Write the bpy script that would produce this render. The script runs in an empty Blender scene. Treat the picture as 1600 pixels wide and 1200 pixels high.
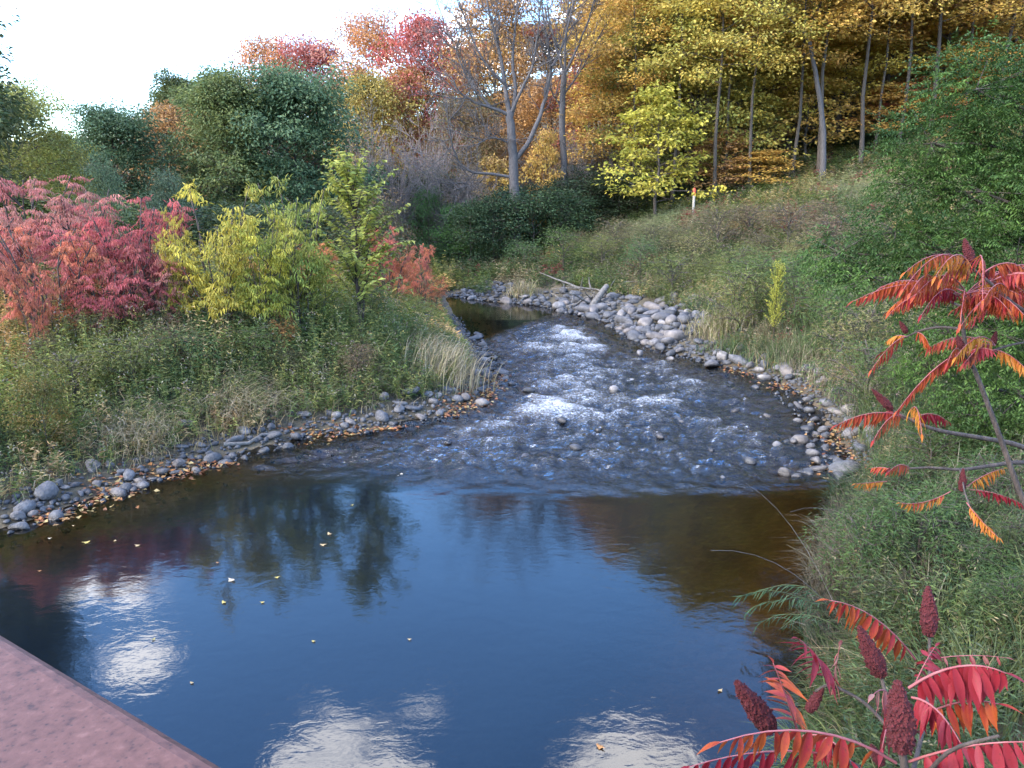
import bpy, bmesh, math, random
import numpy as np
from mathutils import Vector, Matrix

rng = np.random.default_rng(11)
random.seed(11)
R = math.radians
scene = bpy.context.scene
C = scene.collection

# ------------------------------------------------------------------ camera, sky, sun, exposure
CAM_H = 4.5
PITCH = R(12.6)
F = 1209.0                                  # focal length in photograph pixels (1600 wide)
cam_d = bpy.data.cameras.new('camera')
cam = bpy.data.objects.new('camera', cam_d)
C.objects.link(cam)
cam.location = (0, 0, CAM_H)
cam.rotation_euler = (R(90) - PITCH, 0, 0)
cam_d.sensor_width = 36
cam_d.lens = 36 * F / 1600
cam_d.clip_start = 0.05
cam_d.clip_end = 3000
scene.camera = cam

SUN_EL, SUN_AZ = R(34), R(-118)             # azimuth from +Y towards +X: the sun stands to the left and behind
world = bpy.data.worlds.new('World')
scene.world = world
world.use_nodes = True
wn, wl = world.node_tree.nodes, world.node_tree.links
wn.clear()
w_out = wn.new('ShaderNodeOutputWorld')
w_bg = wn.new('ShaderNodeBackground')
w_sky = wn.new('ShaderNodeTexSky')
w_sky.sky_type = 'NISHITA'
w_sky.sun_disc = False
w_sky.sun_elevation = SUN_EL
w_sky.sun_rotation = SUN_AZ
w_sky.air_density = 1.15
w_sky.dust_density = 1.3
w_sky.ozone_density = 3.5
w_bg.inputs['Strength'].default_value = 0.15
tc = wn.new('ShaderNodeTexCoord')
sep = wn.new('ShaderNodeSeparateXYZ')
wl.new(tc.outputs['Generated'], sep.inputs[0])
zc = wn.new('ShaderNodeMath'); zc.operation = 'MAXIMUM'; zc.inputs[1].default_value = 0.04
wl.new(sep.outputs['Z'], zc.inputs[0])
dx = wn.new('ShaderNodeMath'); dx.operation = 'DIVIDE'
dy = wn.new('ShaderNodeMath'); dy.operation = 'DIVIDE'
wl.new(sep.outputs['X'], dx.inputs[0]); wl.new(zc.outputs[0], dx.inputs[1])
wl.new(sep.outputs['Y'], dy.inputs[0]); wl.new(zc.outputs[0], dy.inputs[1])
comb = wn.new('ShaderNodeCombineXYZ')
wl.new(dx.outputs[0], comb.inputs[0]); wl.new(dy.outputs[0], comb.inputs[1])
comb.inputs[2].default_value = 3.7
cn = wn.new('ShaderNodeTexNoise')
cn.inputs['Scale'].default_value = 4.5
cn.inputs['Detail'].default_value = 7
cn.inputs['Roughness'].default_value = 0.6
wl.new(comb.outputs[0], cn.inputs['Vector'])
# fair-weather clouds spread over the whole sky: place on the cloud layer (x, y) and size
CLOUDS = [(-.27, 1.22, .12, .15), (.22, 1.20, .14, .12), (-.86, 1.58, .10, .07), (-1.12, 1.90, .14, .06), (.9, .3, .4, .3), (-.6, -.4, .4, .35), (-1.9, .3, .5, .4), (1.8, 1.6, .45, .4), (.2, -1.4, .5, .4), (2.2, -.8, .6, .5),
          (-2.2, -1.5, .6, .5), (-2.4, 3.6, .6, .6), (2.9, 3.4, .7, .6), (.4, 5.4, 1.0, .9), (-.5, 0.4, .25, .2)]
prev = None
for (cx_, cy_, sx_, sy_) in CLOUDS:
    mpn = wn.new('ShaderNodeMapping')
    mpn.inputs['Location'].default_value = (-cx_ / sx_, -cy_ / sy_, 0); mpn.inputs['Scale'].default_value = (1 / sx_, 1 / sy_, 0)
    wl.new(comb.outputs[0], mpn.inputs['Vector'])
    ln_ = wn.new('ShaderNodeVectorMath'); ln_.operation = 'LENGTH'
    wl.new(mpn.outputs[0], ln_.inputs[0])
    if prev is None: prev = ln_.outputs['Value']
    else:
        mn_ = wn.new('ShaderNodeMath'); mn_.operation = 'MINIMUM'
        wl.new(prev, mn_.inputs[0]); wl.new(ln_.outputs['Value'], mn_.inputs[1]); prev = mn_.outputs[0]
sb = wn.new('ShaderNodeMath'); sb.operation = 'MULTIPLY_ADD'; sb.inputs[1].default_value = 7.0; sb.inputs[2].default_value = -2.75
wl.new(cn.outputs['Fac'], sb.inputs[0])
s2 = wn.new('ShaderNodeMath'); s2.operation = 'SUBTRACT'
wl.new(sb.outputs[0], s2.inputs[0]); wl.new(prev, s2.inputs[1])
cr = wn.new('ShaderNodeMapRange')
cr.interpolation_type = 'SMOOTHSTEP'
cr.inputs['From Min'].default_value = -0.45
cr.inputs['From Max'].default_value = 0.55
wl.new(s2.outputs[0], cr.inputs['Value'])
cmix = wn.new('ShaderNodeMix'); cmix.data_type = 'RGBA'
cmix.inputs['B'].default_value = (11, 11, 11.6, 1)
wl.new(cr.outputs['Result'], cmix.inputs['Factor'])
hsv = wn.new('ShaderNodeHueSaturation'); hsv.inputs['Hue'].default_value = 0.506; hsv.inputs['Saturation'].default_value = 1.22; hsv.inputs['Value'].default_value = 1.4
wl.new(w_sky.outputs['Color'], hsv.inputs['Color'])
wl.new(hsv.outputs['Color'], cmix.inputs['A'])
wl.new(cmix.outputs['Result'], w_bg.inputs['Color'])
wl.new(w_bg.outputs[0], w_out.inputs['Surface'])

sun_d = bpy.data.lights.new('sun', 'SUN')
sun = bpy.data.objects.new('sun', sun_d)
C.objects.link(sun)
sun_d.energy = 1.0
sun_d.angle = R(18)
sun_d.color = (1.0, 0.87, 0.70)
sdir = Vector((math.sin(SUN_AZ) * math.cos(SUN_EL), math.cos(SUN_AZ) * math.cos(SUN_EL), math.sin(SUN_EL)))
sun.rotation_euler = sdir.to_track_quat('Z', 'Y').to_euler()
sun.location = sdir * 60

vs = scene.view_settings
vs.view_transform = 'Standard'
vs.look = 'None'
vs.gamma = 1
vs.use_curve_mapping = False
vs.exposure = 2.35
scene.render.engine = 'CYCLES'
scene.cycles.use_denoising = True
scene.cycles.max_bounces = 5
scene.cycles.diffuse_bounces = 2
scene.cycles.glossy_bounces = 2
scene.cycles.transmission_bounces = 3
scene.cycles.transparent_max_bounces = 6
scene.cycles.caustics_reflective = False
scene.cycles.caustics_refractive = False
scene.cycles.sample_clamp_indirect = 6

# ------------------------------------------------------------------ pixels of the photograph to directions
cp, sp = math.cos(PITCH), math.sin(PITCH)
def ray(px, py):
    a, b = (px - 800) / F, (600 - py) / F
    return np.array([a, cp + b * sp, b * cp - sp])
def W(px, py, Y):                            # the point of that direction which lies Y metres forward
    d = ray(px, py)
    return np.array([0, 0, CAM_H]) + d * (Y / d[1])
def zw(y):                                   # level of the water: lower pool, riffle, upper pool
    return 0.35 * np.clip((np.asarray(y, float) - 12.0) / 18.0, 0, 1)
def on_water(px, py):
    d = ray(px, py); z = 0.0
    for _ in range(6):
        p = np.array([0, 0, CAM_H]) + d * ((CAM_H - z) / -d[2])
        z = float(zw(p[1]))
    return p

# ------------------------------------------------------------------ noise in numpy
def hash2(ix, iy, s):
    h = np.sin(ix * 127.1 + iy * 311.7 + s * 74.7) * 43758.5453
    return h - np.floor(h)
def vnoise(x, y, s=0.0):
    x = np.asarray(x, float); y = np.asarray(y, float)
    ix, iy = np.floor(x), np.floor(y)
    fx, fy = x - ix, y - iy
    u, v = fx * fx * (3 - 2 * fx), fy * fy * (3 - 2 * fy)
    a, b = hash2(ix, iy, s), hash2(ix + 1, iy, s)
    c, d = hash2(ix, iy + 1, s), hash2(ix + 1, iy + 1, s)
    return (a * (1 - u) + b * u) * (1 - v) + (c * (1 - u) + d * u) * v
def fbm(x, y, s=0.0, o=4):
    t = 0; a = 0.5; k = 1.0; n = 0
    for i in range(o):
        t = t + a * vnoise(x * k, y * k, s + i * 3.1); n += a; a *= 0.5; k *= 2.03
    return t / n
def sstep(a, b, x):
    t = np.clip((x - a) / (b - a), 0, 1)
    return t * t * (3 - 2 * t)

# ------------------------------------------------------------------ the river's outline and the ground
LEFT_PX = [(0, 826), (60, 812), (110, 790), (170, 768), (240, 745), (320, 725), (400, 705), (480, 684), (560, 672), (640, 660),
           (700, 645), (742, 622), (768, 595), (765, 570), (742, 545), (728, 520), (712, 495), (702, 475), (696, 466)]
FAR_PX = [(706, 461), (740, 468), (790, 473), (840, 478), (890, 490), (930, 497), (960, 512), (985, 528), (1020, 545), (1080, 560),
          (1150, 576), (1205, 592), (1245, 612), (1285, 640), (1305, 680), (1335, 715), (1340, 742), (1300, 770), (1285, 810),
          (1276, 860), (1258, 910), (1250, 960), (1258, 1020), (1262, 1080), (1250, 1140), (1225, 1200)]
left_w = [on_water(*p)[:2] for p in LEFT_PX]
far_w = [on_water(*p)[:2] for p in FAR_PX]
poly = np.array([(-20, -12), (-15, -2), (-11, 5.5), (-8.8, 9.0)] + left_w + far_w + [(1.55, 3.6), (1.1, 1.6), (0.9, -3), (1.2, -12)])
def river_d(x, y):                           # signed distance to the outline, positive on land
    x = np.asarray(x, float).ravel(); y = np.asarray(y, float).ravel()
    best = np.full(x.shape, 1e9); inside = np.zeros(x.shape, bool)
    n = len(poly)
    for i in range(n):
        ax, ay = poly[i]; bx, by = poly[(i + 1) % n]
        ex, ey = bx - ax, by - ay
        t = np.clip(((x - ax) * ex + (y - ay) * ey) / (ex * ex + ey * ey + 1e-12), 0, 1)
        best = np.minimum(best, (x - ax - t * ex) ** 2 + (y - ay - t * ey) ** 2)
        cond = ((ay > y) != (by > y))
        with np.errstate(divide='ignore', invalid='ignore'):
            xi = ax + (y - ay) * ex / (ey if abs(ey) > 1e-12 else 1e-12)
        inside ^= cond & (x < xi)
    d = np.sqrt(best)
    return np.where(inside, -d, d)
CTRL = np.array([
    (-9, 13, 1.0), (-6, 18, 1.5), (-3.2, 22, 1.5), (-12, 20, 2.0), (-20, 25, 2.6), (-10, 30, 1.9), (-25, 40, 2.6), (-10, 45, 1.6),
    (-5, 33, 1.2), (-13, 11, 1.6), (-20, 12, 2.4), (-20, 0, 2.6), (-3, 48, 1.2), (0, 50, 2.0), (4, 50, 3.0), (10.3, 45, 4.35), (18, 47, 6.1),
    (22, 46, 7.1), (8.3, 25, 1.4), (5.5, 33, 1.3), (10, 33, 2.5), (14, 31, 3.0), (6, 10, 1.0), (9, 13, 1.6), (12, 18, 2.1), (5, 5, 1.2), (3, 2, 1.0),
    (8, 8, 1.9), (10, 2, 2.6), (20, 20, 4.0), (25, 35, 6.3), (10, 60, 7.5), (20, 60, 11), (35, 60, 15), (0, 65, 5.0), (-15, 80, 6.0),
    (-18, 98, 10), (20, 90, 22), (60, 90, 30), (-60, 100, 4), (60, 30, 14), (60, 0, 9), (-60, 30, 4.5), (-40, 60, 2.6), (0, 120, 22),
    (-60, -40, 4), (60, -40, 6), (0, -50, 3), (-150, 150, 7), (150, 150, 38), (0, 250, 35), (-150, 0, 8), (150, 0, 20)], float)
CK = 5.0
_A = np.sqrt(((CTRL[:, None, :2] - CTRL[None, :, :2]) ** 2).sum(-1) + CK * CK)
_w = np.linalg.solve(_A + np.eye(len(CTRL)) * -0.05, CTRL[:, 2] - 4.0)
def gz(x, y):
    shp = np.shape(x)
    x = np.asarray(x, float).ravel(); y = np.asarray(y, float).ravel()
    base = np.full(x.shape, 4.0)
    for i in range(len(CTRL)):
        base += _w[i] * np.sqrt((x - CTRL[i, 0]) ** 2 + (y - CTRL[i, 1]) ** 2 + CK * CK)
    base = np.clip(base, 0.5, 45)
    d = river_d(x, y)
    z0 = zw(y)
    dd = np.maximum(d, 0)
    land = z0 + np.maximum((base - z0) * (1 - np.exp(-dd / 2.4)), 0.12 * np.minimum(dd, 3)) + 0.0
    land += (fbm(x * 0.8, y * 0.8, 5) - 0.5) * 0.35 * sstep(0.3, 2.5, dd)
    bed = z0 - np.minimum(0.75, 0.02 + 0.2 * np.maximum(-d, 0)) + (fbm(x * 2.2, y * 2.2, 9) - 0.5) * 0.12 * sstep(0, 1, -d)
    rif = sstep(11.5, 14, y) * (1 - sstep(29, 32, y))
    bed = np.where(d < 0, bed * (1 - rif) + np.maximum(bed, z0 - 0.22) * rif, bed)
    return np.where(d > 0, land, bed).reshape(shp)
def G(px, py, y0=4.0, y1=140.0):             # where that direction meets the ground
    ys = np.arange(y0, y1, 0.1)
    d = ray(px, py)
    xs = d[0] * ys / d[1]; zs = CAM_H + d[2] * ys / d[1]
    g = gz(xs, ys)
    k = np.argmax(zs < g)
    return np.array([xs[k], ys[k], g[k]])

# ------------------------------------------------------------------ materials
def mat(name):
    m = bpy.data.materials.new(name); m.use_nodes = True
    nt = m.node_tree; nt.nodes.clear()
    out = nt.nodes.new('ShaderNodeOutputMaterial')
    return m, nt.nodes, nt.links, out
def node(n, typ, **kw):
    o = n.new(typ)
    for k, v in kw.items():
        setattr(o, k, v)
    return o
def leaf_mat(name, proto, transl=0.35, rough=0.55):
    m, n, l, out = mat(name)
    at = node(n, 'ShaderNodeAttribute', attribute_name='Col')
    if proto:
        oi = node(n, 'ShaderNodeObjectInfo')
        a2 = node(n, 'ShaderNodeAttribute', attribute_name='col2', attribute_type='OBJECT')
        s = node(n, 'ShaderNodeSeparateColor'); l.new(at.outputs['Color'], s.inputs[0])
        mx = node(n, 'ShaderNodeMix', data_type='RGBA')
        l.new(s.outputs['Green'], mx.inputs['Factor']); l.new(oi.outputs['Color'], mx.inputs['A']); l.new(a2.outputs['Color'], mx.inputs['B'])
        sc = node(n, 'ShaderNodeVectorMath', operation='SCALE')
        l.new(mx.outputs['Result'], sc.inputs[0]); l.new(s.outputs['Red'], sc.inputs['Scale'])
        col = sc.outputs[0]
    else:
        col = at.outputs['Color']
    p = node(n, 'ShaderNodeBsdfPrincipled'); p.inputs['Roughness'].default_value = rough
    p.inputs['Specular IOR Level'].default_value = 0.3
    l.new(col, p.inputs['Base Color'])
    t = node(n, 'ShaderNodeBsdfTranslucent'); l.new(col, t.inputs['Color'])
    ms = node(n, 'ShaderNodeMixShader'); ms.inputs[0].default_value = transl
    l.new(p.outputs[0], ms.inputs[1]); l.new(t.outputs[0], ms.inputs[2]); l.new(ms.outputs[0], out.inputs['Surface'])
    return m
M_LEAF = leaf_mat('tree_leaves', True)
M_VEG = leaf_mat('weeds_and_grass', False)

def noise_col(n, l, cols, scale, detail=6, coord='Object', rough=0.6):
    tcn = node(n, 'ShaderNodeTexCoord')
    nz = node(n, 'ShaderNodeTexNoise'); nz.inputs['Scale'].default_value = scale; nz.inputs['Detail'].default_value = detail
    nz.inputs['Roughness'].default_value = rough
    l.new(tcn.outputs[coord], nz.inputs['Vector'])
    rp = node(n, 'ShaderNodeValToRGB')
    e = rp.color_ramp.elements
    while len(e) < len(cols):
        e.new(0.5)
    for k, (pos, c) in enumerate(cols):
        e[k].position = pos; e[k].color = (*c, 1)
    l.new(nz.outputs['Fac'], rp.inputs['Fac'])
    return tcn, nz, rp
def rock_mat():
    m, n, l, out = mat('river_rock')
    tcn, nz, rp = noise_col(n, l, [(0.25, (0.045, 0.045, 0.048)), (0.45, (0.105, 0.105, 0.108)), (0.6, (0.16, 0.157, 0.155)), (0.75, (0.25, 0.24, 0.235))], 2.6, 8)
    oi = node(n, 'ShaderNodeObjectInfo')
    r2 = node(n, 'ShaderNodeValToRGB')
    e = r2.color_ramp.elements
    e[0].position = 0; e[0].color = (0.42, 0.44, 0.48, 1); e[1].position = 1; e[1].color = (1.6, 1.52, 1.45, 1)
    k = e.new(0.5); k.color = (0.85, 0.85, 0.88, 1); k = e.new(0.8); k.color = (1.0, 0.88, 0.8, 1)
    l.new(oi.outputs['Random'], r2.inputs['Fac'])
    mx = node(n, 'ShaderNodeMix', data_type='RGBA', blend_type='MULTIPLY'); mx.inputs['Factor'].default_value = 1
    l.new(rp.outputs['Color'], mx.inputs['A']); l.new(r2.outputs['Color'], mx.inputs['B'])
    p = node(n, 'ShaderNodeBsdfPrincipled'); p.inputs['Roughness'].default_value = 0.75
    ge = node(n, 'ShaderNodeNewGeometry'); sp3 = node(n, 'ShaderNodeSeparateXYZ'); l.new(ge.outputs['Position'], sp3.inputs[0])
    wlv = node(n, 'ShaderNodeMapRange'); wlv.inputs['From Min'].default_value = 12; wlv.inputs['From Max'].default_value = 30; wlv.inputs['To Max'].default_value = 0.35
    l.new(sp3.outputs['Y'], wlv.inputs['Value'])
    dz = node(n, 'ShaderNodeMath', operation='SUBTRACT'); l.new(sp3.outputs['Z'], dz.inputs[0]); l.new(wlv.outputs['Result'], dz.inputs[1])
    wet = node(n, 'ShaderNodeMapRange'); wet.inputs['From Min'].default_value = 0.03; wet.inputs['From Max'].default_value = 0.09; wet.inputs['To Min'].default_value = 0.38
    l.new(dz.outputs[0], wet.inputs['Value'])
    ws = node(n, 'ShaderNodeVectorMath', operation='SCALE'); l.new(mx.outputs['Result'], ws.inputs[0]); l.new(wet.outputs['Result'], ws.inputs['Scale'])
    l.new(ws.outputs[0], p.inputs['Base Color'])
    wr = node(n, 'ShaderNodeMapRange'); wr.inputs['From Min'].default_value = 0.38; wr.inputs['From Max'].default_value = 1.0; wr.inputs['To Min'].default_value = 0.25; wr.inputs['To Max'].default_value = 0.8
    l.new(wet.outputs['Result'], wr.inputs['Value']); l.new(wr.outputs['Result'], p.inputs['Roughness'])
    n2 = node(n, 'ShaderNodeTexNoise'); n2.inputs['Scale'].default_value = 14; n2.inputs['Detail'].default_value = 8
    l.new(tcn.outputs['Object'], n2.inputs['Vector'])
    b = node(n, 'ShaderNodeBump'); b.inputs['Strength'].default_value = 0.5; b.inputs['Distance'].default_value = 0.05
    l.new(n2.outputs['Fac'], b.inputs['Height']); l.new(b.outputs[0], p.inputs['Normal'])
    l.new(p.outputs[0], out.inputs['Surface'])
    return m
M_ROCK = rock_mat()
def bark_mat(name, c1, c2):
    m, n, l, out = mat(name)
    tcn, nz, rp = noise_col(n, l, [(0.3, c1), (0.7, c2)], 3.0, 8)
    mp = node(n, 'ShaderNodeMapping'); mp.inputs['Scale'].default_value = (9, 9, 1.6)
    l.new(tcn.outputs['Object'], mp.inputs['Vector']); l.new(mp.outputs[0], nz.inputs['Vector'])
    p = node(n, 'ShaderNodeBsdfPrincipled'); p.inputs['Roughness'].default_value = 0.85
    l.new(rp.outputs['Color'], p.inputs['Base Color'])
    b = node(n, 'ShaderNodeBump'); b.inputs['Strength'].default_value = 0.6; b.inputs['Distance'].default_value = 0.04
    l.new(nz.outputs['Fac'], b.inputs['Height']); l.new(b.outputs[0], p.inputs['Normal'])
    l.new(p.outputs[0], out.inputs['Surface'])
    return m
M_BARK = bark_mat('brown_grey_bark', (0.035, 0.027, 0.021), (0.10, 0.082, 0.066))
M_BARE = bark_mat('weathered_grey_bark', (0.045, 0.040, 0.040), (0.115, 0.104, 0.102))
M_STEM = bark_mat('shrub_stem_bark', (0.03, 0.023, 0.02), (0.085, 0.062, 0.052))
M_TWIG = bark_mat('pale_bare_twigs', (0.14, 0.115, 0.11), (0.26, 0.22, 0.21))

def ground_mat():
    m, n, l, out = mat('soil_and_leaf_litter')
    tcn, nz, rp = noise_col(n, l, [(0.3, (0.028, 0.022, 0.014)), (0.5, (0.06, 0.05, 0.03)), (0.7, (0.11, 0.085, 0.05))], 1.7, 10)
    p = node(n, 'ShaderNodeBsdfPrincipled'); p.inputs['Roughness'].default_value = 0.95
    at = node(n, 'ShaderNodeAttribute', attribute_name='Col'); sc_ = node(n, 'ShaderNodeSeparateColor'); l.new(at.outputs['Color'], sc_.inputs[0])
    vb = node(n, 'ShaderNodeTexVoronoi'); vb.inputs['Scale'].default_value = 11; l.new(tcn.outputs['Object'], vb.inputs['Vector'])
    rb = node(n, 'ShaderNodeValToRGB'); eb = rb.color_ramp.elements; eb[0].color = (.11, .06, .028, 1); eb[1].color = (.20, .12, .06, 1)
    l.new(vb.outputs['Color'], rb.inputs['Fac'])
    mb_ = node(n, 'ShaderNodeMix', data_type='RGBA'); l.new(sc_.outputs['Red'], mb_.inputs['Factor']); l.new(rp.outputs['Color'], mb_.inputs['A']); l.new(rb.outputs['Color'], mb_.inputs['B'])
    l.new(mb_.outputs['Result'], p.inputs['Base Color'])
    n2 = node(n, 'ShaderNodeTexNoise'); n2.inputs['Scale'].default_value = 7; n2.inputs['Detail'].default_value = 8
    l.new(tcn.outputs['Object'], n2.inputs['Vector'])
    b = node(n, 'ShaderNodeBump'); b.inputs['Strength'].default_value = 0.7; b.inputs['Distance'].default_value = 0.1
    l.new(n2.outputs['Fac'], b.inputs['Height']); l.new(b.outputs[0], p.inputs['Normal'])
    l.new(p.outputs[0], out.inputs['Surface'])
    return m
M_GROUND = ground_mat()

def water_mat():
    m, n, l, out = mat('river_water')
    tcn = node(n, 'ShaderNodeTexCoord')
    at = node(n, 'ShaderNodeAttribute', attribute_name='Col')
    s = node(n, 'ShaderNodeSeparateColor'); l.new(at.outputs['Color'], s.inputs[0])
    mp = node(n, 'ShaderNodeMapping'); mp.inputs['Scale'].default_value = (2.2, 3.4, 1); mp.inputs['Rotation'].default_value = (0, 0, R(12))
    l.new(tcn.outputs['Object'], mp.inputs['Vector'])
    na = node(n, 'ShaderNodeTexNoise'); na.inputs['Scale'].default_value = 1.6; na.inputs['Detail'].default_value = 3; na.inputs['Distortion'].default_value = 0.6
    l.new(mp.outputs[0], na.inputs['Vector'])
    nb = node(n, 'ShaderNodeTexNoise'); nb.inputs['Scale'].default_value = 6.5; nb.inputs['Detail'].default_value = 5; nb.inputs['Distortion'].default_value = 0.8
    l.new(mp.outputs[0], nb.inputs['Vector'])
    calm = node(n, 'ShaderNodeMath', operation='MULTIPLY_ADD'); calm.inputs[1].default_value = 0.9; calm.inputs[2].default_value = 0.042
    l.new(s.outputs['Red'], calm.inputs[0])
    b1 = node(n, 'ShaderNodeBump'); b1.inputs['Distance'].default_value = 0.05
    l.new(calm.outputs[0], b1.inputs['Strength']); l.new(na.outputs['Fac'], b1.inputs['Height'])
    k2 = node(n, 'ShaderNodeMath', operation='MULTIPLY_ADD'); k2.inputs[1].default_value = 1.0; k2.inputs[2].default_value = 0.012
    l.new(s.outputs['Red'], k2.inputs[0])
    b2 = node(n, 'ShaderNodeBump'); b2.inputs['Distance'].default_value = 0.04
    l.new(k2.outputs[0], b2.inputs['Strength']); l.new(nb.outputs['Fac'], b2.inputs['Height']); l.new(b1.outputs[0], b2.inputs['Normal'])
    fr = node(n, 'ShaderNodeFresnel'); fr.inputs['IOR'].default_value = 1.62
    l.new(b2.outputs[0], fr.inputs['Normal'])
    gl = node(n, 'ShaderNodeBsdfGlossy'); gl.inputs['Roughness'].default_value = 0.03
    l.new(b2.outputs[0], gl.inputs['Normal'])
    tr = node(n, 'ShaderNodeBsdfTransparent'); tr.inputs['Color'].default_value = (0.52, 0.45, 0.30, 1)
    df = node(n, 'ShaderNodeBsdfDiffuse'); df.inputs['Color'].default_value = (0.006, 0.009, 0.012, 1)
    body = node(n, 'ShaderNodeMixShader'); l.new(s.outputs['Blue'], body.inputs[0])
    l.new(tr.outputs[0], body.inputs[1]); l.new(df.outputs[0], body.inputs[2])
    w = node(n, 'ShaderNodeMixShader'); l.new(fr.outputs[0], w.inputs[0]); l.new(body.outputs[0], w.inputs[1]); l.new(gl.outputs[0], w.inputs[2])
    # foam: broken streaks
    nf = node(n, 'ShaderNodeTexNoise'); nf.inputs['Scale'].default_value = 8.5; nf.inputs['Detail'].default_value = 8; nf.inputs['Roughness'].default_value = 0.74
    nf.inputs['Distortion'].default_value = 1.2
    l.new(mp.outputs[0], nf.inputs['Vector'])
    ad = node(n, 'ShaderNodeMath', operation='ADD'); l.new(nf.outputs['Fac'], ad.inputs[0]); l.new(s.outputs['Green'], ad.inputs[1])
    mr = node(n, 'ShaderNodeMapRange'); mr.inputs['From Min'].default_value = 0.895; mr.inputs['From Max'].default_value = 1.3
    l.new(ad.outputs[0], mr.inputs['Value'])
    fo = node(n, 'ShaderNodeBsdfDiffuse'); fo.inputs['Color'].default_value = (0.75, 0.78, 0.82, 1)
    f2 = node(n, 'ShaderNodeMixShader'); l.new(mr.outputs['Result'], f2.inputs[0]); l.new(w.outputs[0], f2.inputs[1]); l.new(fo.outputs[0], f2.inputs[2])
    l.new(f2.outputs[0], out.inputs['Surface'])
    return m
M_WATER = water_mat()
def paint_mat():
    m, n, l, out = mat('chalky_red_painted_steel')
    tcn, nz, rp = noise_col(n, l, [(0.30, (0.030, 0.008, 0.004)), (0.42, (0.080, 0.028, 0.017)), (0.6, (0.102, 0.039, 0.026)), (0.75, (0.14, 0.062, 0.045))], 110, 8)
    n3 = node(n, 'ShaderNodeTexVoronoi'); n3.inputs['Scale'].default_value = 170; n3.inputs['Randomness'].default_value = 1
    l.new(tcn.outputs['Object'], n3.inputs['Vector'])
    mr = node(n, 'ShaderNodeMapRange'); mr.inputs['From Min'].default_value = 0.08; mr.inputs['From Max'].default_value = 0.24
    mr.inputs['To Min'].default_value = 0.42; mr.inputs['To Max'].default_value = 1.0
    l.new(n3.outputs['Distance'], mr.inputs['Value'])
    sc = node(n, 'ShaderNodeVectorMath', operation='SCALE'); l.new(rp.outputs['Color'], sc.inputs[0]); l.new(mr.outputs['Result'], sc.inputs['Scale'])
    p = node(n, 'ShaderNodeBsdfPrincipled'); p.inputs['Roughness'].default_value = 0.6
    l.new(sc.outputs[0], p.inputs['Base Color'])
    b = node(n, 'ShaderNodeBump'); b.inputs['Strength'].default_value = 0.25; b.inputs['Distance'].default_value = 0.002
    l.new(nz.outputs['Fac'], b.inputs['Height']); l.new(b.outputs[0], p.inputs['Normal'])
    l.new(p.outputs[0], out.inputs['Surface'])
    return m
M_PAINT = paint_mat()
def plain(name, c1, c2, scale=6, rough=0.7):
    m, n, l, out = mat(name)
    tcn, nz, rp = noise_col(n, l, [(0.35, c1), (0.65, c2)], scale)
    p = node(n, 'ShaderNodeBsdfPrincipled'); p.inputs['Roughness'].default_value = rough
    l.new(rp.outputs['Color'], p.inputs['Base Color']); l.new(p.outputs[0], out.inputs['Surface'])
    return m
M_CONE = plain('fuzzy_red_drupes', (0.028, 0.0018, 0.003), (0.085, 0.005, 0.008), 40, 0.9)
M_POSTW = plain('weathered_post_wood', (0.28, 0.25, 0.21), (0.42, 0.38, 0.33), 12)
M_POSTR = plain('orange_red_post_paint', (0.55, 0.06, 0.03), (0.65, 0.09, 0.05), 12)
M_DRIFT = plain('driftwood', (0.08, 0.072, 0.062), (0.18, 0.165, 0.145), 9, 0.85)
M_DECK = plain('bridge_deck_boards', (0.12, 0.09, 0.07), (0.22, 0.18, 0.14), 6, 0.8)
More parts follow.
